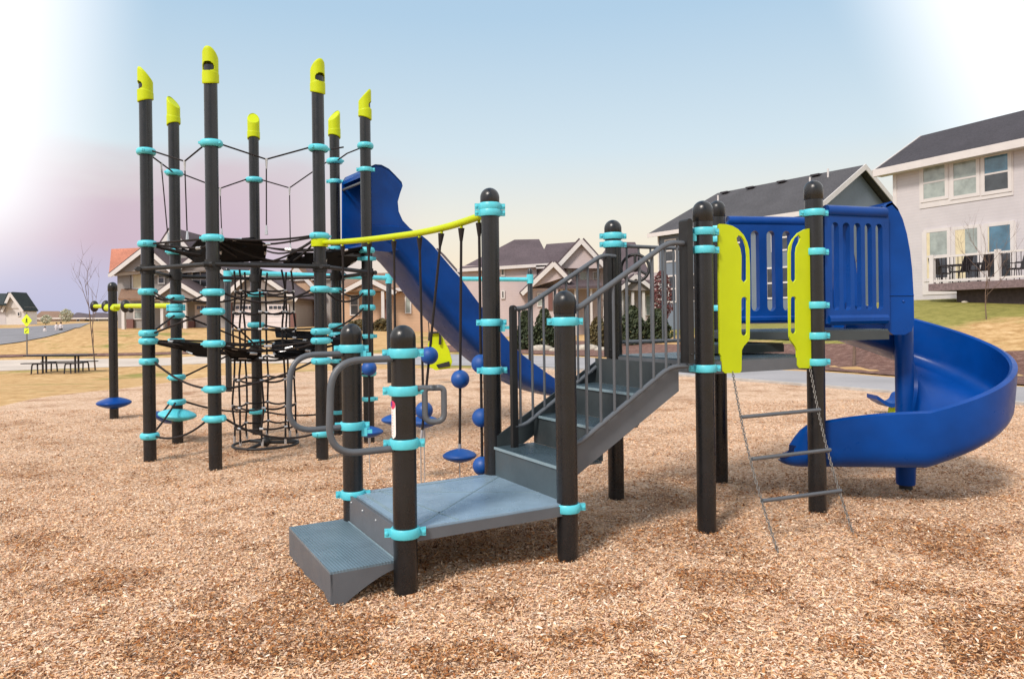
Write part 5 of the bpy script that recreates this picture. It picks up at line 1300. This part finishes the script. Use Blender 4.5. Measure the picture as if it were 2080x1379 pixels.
for i, (u, vb, vt, w, mt, lab) in enumerate(arb):
    dd = 36.; q = P(u, vb, dd); h_ = P(u, vt, dd).z - q.z; R = w / 1502 * dd; zg = H(q.x, dd)
    leafy('evergreen_shrub' if mt == 'leafD' else 'shrub', lab, 'shrub', (q.x, dd, zg), [(0, R * .6), (h_ * .2, R * 1.0), (h_ * .6, R * .95), (h_ * .85, R * .65), (h_ + q.z - zg, .12)], 2600, .07, mt, 20 + i, 'shrubs behind the stair')
for i, (u, vb, vt, w, lab) in enumerate(((735, 668, 650, 28, 'olive clipped hedge in front of the tan porch house'), (776, 672, 648, 14, 'rounded brownish bush right of the olive hedge'), (765, 676, 664, 12, 'small low bush between the porch posts of the tan house'))):
    dd = 56.; q = P(u, vb, dd); h_ = P(u, vt, dd).z - q.z; R = w / 1502 * dd; leafy('shrub', lab, 'shrub', (q.x, dd, q.z), [(0, R * .8), (h_ * .5, R), (h_ * .85, R * .8), (h_, R * .2)], 1200, .09, 'leafB', 40 + i, 'low bushes by the tan house')
q = P(1345, 655, 40); leafy('tree', 'small tree with dense dark red twigs beyond the railing', 'tree', (q.x, 40, H(q.x, 40)), [(.8, .15), (1.4, .5), (2.6, .55), (3.2, .4), (3.6, .1)], 1500, .06, 'reddish', 60)
q = P(134, 655, 110); leafy('tree', 'pale greyish round tree beyond the road', 'tree', (q.x, 110, H(q.x, 110)), [(.2, .4), (.8, .9), (1.4, .9), (1.8, .5), (2.0, .2)], 500, .12, 'leafW', 61)
q = P(93, 662, 90); leafy('tree', 'small creamy blossoming tree beside the road', 'tree', (q.x, 90, H(q.x, 90)), [(.2, .3), (.5, .65), (.9, .6), (1.2, .2)], 400, .09, 'leafW', 62)

# ------------------------------------------------------------------ sign, people, stones
sp_ = P(54, 700, 40); gz = H(sp_.x, 40); sg = thing('road_sign', 'yellow green diamond pedestrian warning sign with a plate below', 'sign', (sp_.x, 40, gz))
b = MB(); b.bar((sp_.x, 40.03, gz - .1), (sp_.x, 40.03, P(54, 634, 40).z), .05, .05, up=(0, 1, 0)); b.build('post', 'steel', sg, 0)
c = P(54, 651, 40); R = 11.5 / 1502 * 40 * 1.15; b = MB(); b.prism([c + Vector((0, 0, R)), c + Vector((R * .82, 0, 0)), c - Vector((0, 0, R)), c - Vector((R * .82, 0, 0))], (0, .01, 0)); sb = b.build('sign_panel', 'sign', sg, 0)
b = MB(); cc = c - Vector((0, .008, 0)); b.sphere(cc + Vector((.01, 0, .10)), .03, 10, 6, (1, .2, 1)); b.tube([cc + Vector((0, 0, .07)), cc - Vector((0, 0, .02))], .022, 6); b.tube([cc - Vector((0, 0, .02)), cc + Vector((.05, 0, -.12))], .014, 6); b.tube([cc - Vector((0, 0, .02)), cc + Vector((-.05, 0, -.12))], .014, 6); b.tube([cc + Vector((-.05, 0, .0)), cc + Vector((0, 0, .055)), cc + Vector((.055, 0, .01))], .010, 6); b.build('walking_figure', 'signblk', sb)
c2_ = P(54, 672, 40); b = MB(); b.box(c2_, (.13, 0, 0), (0, .006, 0), (0, 0, .15)); pl = b.build('sign_plate', 'sign', sg, 0)
cc = c2_ - Vector((0, .012, 0)); b = MB(); b.bar(cc + Vector((.06, 0, .07)), cc + Vector((-.05, 0, -.06)), .004, .02, up=(1, 0, 1)); b.prism([cc + Vector((-.08, 0, -.09)), cc + Vector((-.02, 0, -.075)), cc + Vector((-.065, 0, -.02))], (0, .004, 0)); b.build('arrow', 'signblk', pl, 0)
def person(u, vb, vt, top, legs, lab, d=60, seed=0, mid=None):
    q = P(u, vb, d); h_ = P(u, vt, d).z - q.z; z0 = q.z; x = q.x; t = thing('person', lab, 'person', (x, d, z0)); s = h_ / 1.7
    sk = bpy.data.meshes.new('body')
    J = [(0, 0, .95), (0, 0, 1.2), (0, 0, 1.42), (0, 0, 1.52), (0, 0, 1.64), (.1, 0, .9), (.11, .02, .5), (.11, .05, .05), (.11, -.08, .03), (-.1, 0, .9), (-.12, -.1, .5), (-.12, -.05, .05), (-.12, -.16, .03), (.2, 0, 1.38), (.24, .02, 1.1), (.22, -.1, .87), (-.2, 0, 1.38), (-.24, 0, 1.1), (-.2, -.12, .88)]
    Ed = [(0, 1), (1, 2), (2, 3), (3, 4), (0, 5), (5, 6), (6, 7), (7, 8), (0, 9), (9, 10), (10, 11), (11, 12), (2, 13), (13, 14), (14, 15), (2, 16), (16, 17), (17, 18)]
    rd = [.15, .14, .15, .055, .10, .10, .065, .045, .04, .10, .065, .045, .04, .06, .045, .03, .06, .045, .03]
    sk.from_pydata([(a * s, b_ * s, c_ * s) for a, b_, c_ in J], Ed, []); o = bpy.data.objects.new('body', sk); COL.objects.link(o); o.parent = t
    md = o.modifiers.new('skin', 'SKIN'); 
    for i, vtx in enumerate(sk.skin_vertices[0].data): vtx.radius = (rd[i] * s, rd[i] * s * .8); vtx.use_root = (i == 0)
    o.modifiers.new('sub', 'SUBSURF').render_levels = 1; sk.materials.append(M['skin'])
    b = MB(); b.lathe((x, d, z0), [(.17 * s, .86 * s), (.185 * s, 1.1 * s), (.2 * s, 1.35 * s), (.12 * s, 1.46 * s)], 14)
    for k in (-1, 1): b.tube([(x + k * .17 * s, d, z0 + 1.40 * s), (x + k * .25 * s, d, z0 + 1.1 * s), (x + k * .22 * s, d - .1 * s, z0 + .93 * s)], [.08 * s, .065 * s, .05 * s], 8)
    b.build('top', top, t, 60)
    b = MB()
    for k, y in ((1, .02), (-1, -.1)): b.tube([(x + k * .09 * s, d, z0 + .95 * s), (x + k * .115 * s, d + y * s, z0 + .5 * s), (x + k * .12 * s, d, z0 + .08 * s)], [.115 * s, .09 * s, .07 * s], 8)
    b.build('trousers', legs, t, 60); b = MB(); b.sphere((x, d + .02 * s, z0 + 1.66 * s), .125 * s, 12, 8, (1, 1, 1.05)); b.build('hair', 'hair', t, 60)
person(91.5, 684, 664, 'shirtw', 'clothd', 'person in a white top walking alone beside the road', 56); person(115, 678, 656, 'shirtw', 'shirtw', 'person in pale clothes on the left of the walking pair', 58); person(124, 680, 655, 'shirtw', 'clothd', 'person in white top and dark trousers on the right of the walking pair', 58)
for i, (u, v, w) in enumerate(((2035, 613, 9), (2058, 614, 13), (1960, 614, 7))):
    dd = 28.; q = P(u, v, dd); st_ = MB(); st_.sphere((q.x, dd, q.z), w / 1502 * dd, 14, 8, (1, .8, .45)); o = st_.build('boulder', 'stone', None, 60); tag(o, ['pale flat stone under the deck, left of the pair', 'widest pale stone at the right under the deck', 'small pale stone under the left half of the deck'][i], 'stone', 'stones below the timber deck')
# edging stones in the centre mulch bed
for i in range(9):
    u = 975 + i * 31; q = G(u, 712 + (i % 3) * 2); zz5 = H(q.x, q.y); st_ = MB(); st_.sphere((q.x, q.y, zz5 + .06), .32 + .1 * math.sin(i * 2.1), 12, 8, (1.5, .8, .55)); o = st_.build('boulder', 'stone', None, 60)
    tag(o, 'low reddish fieldstone in the row edging the mulch bed beyond the stair', 'stone', 'row of fieldstones edging the mulch bed')

# ------------------------------------------------------------------ camera, light, world
cam = bpy.data.cameras.new('camera'); co = bpy.data.objects.new('camera', cam); COL.objects.link(co); scn.camera = co
cam.sensor_width = 36; cam.lens = FPX / 2080 * 36; cam.sensor_fit = 'HORIZONTAL'; cam.shift_y = -39.5 / 2080; cam.clip_end = 3000; cam.clip_start = .05
mt_ = Matrix(((RC, RS, 0, 0), (0, 0, -1, 0), (-RS, RC, 0, EYE), (0, 0, 0, 1))); co.matrix_world = mt_
SUN_AZ, SUN_EL = rad(212), rad(44)      # azimuth clockwise from +Y: behind the camera, to the left
sun = bpy.data.lights.new('sun', 'SUN'); so2 = bpy.data.objects.new('sun', sun); COL.objects.link(so2)
sdir = Vector((math.sin(SUN_AZ) * math.cos(SUN_EL), math.cos(SUN_AZ) * math.cos(SUN_EL), math.sin(SUN_EL)))
so2.rotation_euler = sdir.to_track_quat('Z', 'Y').to_euler(); sun.energy = 3.2; sun.angle = rad(11); sun.color = (1, .90, .80)
w = bpy.data.worlds.new('World'); scn.world = w; w.use_nodes = True; nt = w.node_tree; nt.nodes.clear()
out_ = N(nt, 'ShaderNodeOutputWorld'); bg = N(nt, 'ShaderNodeBackground'); nt.links.new(bg.outputs[0], out_.inputs[0])
sky = N(nt, 'ShaderNodeTexSky', sky_type='NISHITA'); sky.sun_disc = False; sky.sun_elevation = SUN_EL; sky.sun_rotation = SUN_AZ; sky.air_density = 1.0
tc = N(nt, 'ShaderNodeTexCoord'); sep = N(nt, 'ShaderNodeSeparateXYZ'); nt.links.new(tc.outputs['Generated'], sep.inputs[0])
base_sky = ramp(nt, sep.outputs[2], [(0, (.88, .66, .48)), (.07, (.93, .77, .57)), (.13, (.86, .81, .69)), (.22, (.66, .77, .82)), (.38, (.45, .63, .79)), (.6, (.36, .54, .75)), (1, (.30, .47, .70))])
def mth(op, a, b=None, c=None):
    n = N(nt, 'ShaderNodeMath', operation=op)
    for i, v in enumerate((a, b, c)):
        if v is None: continue
        if isinstance(v, (int, float)): n.inputs[i].default_value = v
        else: nt.links.new(v, n.inputs[i])
    return n.outputs[0]
def smooth(x, a, b):
    n = N(nt, 'ShaderNodeMapRange', interpolation_type='SMOOTHSTEP'); n.inputs[1].default_value = a; n.inputs[2].default_value = b
    nt.links.new(x, n.inputs[0]) if not isinstance(x, float) else None; return n.outputs[0]
X, Zc = sep.outputs[0], sep.outputs[2]
mpn = N(nt, 'ShaderNodeMapping'); mpn.inputs['Scale'].default_value = (2.2, 2.2, 7); nt.links.new(tc.outputs['Generated'], mpn.inputs[0])
cl = noisetex(nt, mpn.outputs[0], 1.6, 5, .5)
# lavender-pink cloud bank low on the left
lowm = mth('MULTIPLY', smooth(X, -.08, -.36), smooth(mth('ADD', Zc, mth('MULTIPLY', cl, -.12)), .165, .10))
pink = ramp(nt, Zc, [(0, (.48, .51, .74)), (.05, (.52, .49, .69)), (.10, (.62, .45, .54)), (.19, (.68, .53, .57))])
c1 = mixc(nt, lowm, base_sky, pink)
# white filter glare painted into the sky, upper left and upper right
gl = smooth(mth('ADD', mth('MULTIPLY', X, -1.0), mth('MULTIPLY', Zc, .30)), .50, .66)
gr = smooth(mth('ADD', X, mth('MULTIPLY', Zc, .55)), .56, .72)
glow = mth('MAXIMUM', mth('MULTIPLY', gl, smooth(Zc, .0, .16)), mth('MULTIPLY', gr, smooth(Zc, .0, .2)))
c2 = mixc(nt, glow, c1, (1.25, 1.25, 1.25))
sc_ = N(nt, 'ShaderNodeVectorMath', operation='SCALE'); nt.links.new(sky.outputs[0], sc_.inputs[0]); sc_.inputs['Scale'].default_value = .10
fin = mixc(nt, .85, sc_.outputs[0], c2)
nt.links.new(fin, bg.inputs[0]); bg.inputs[1].default_value = 1.0
vs_ = scn.view_settings; vs_.view_transform = 'Standard'; vs_.look = 'None'; vs_.exposure = .15; vs_.gamma = 1
scn.render.resolution_x = 1024; scn.render.resolution_y = 678
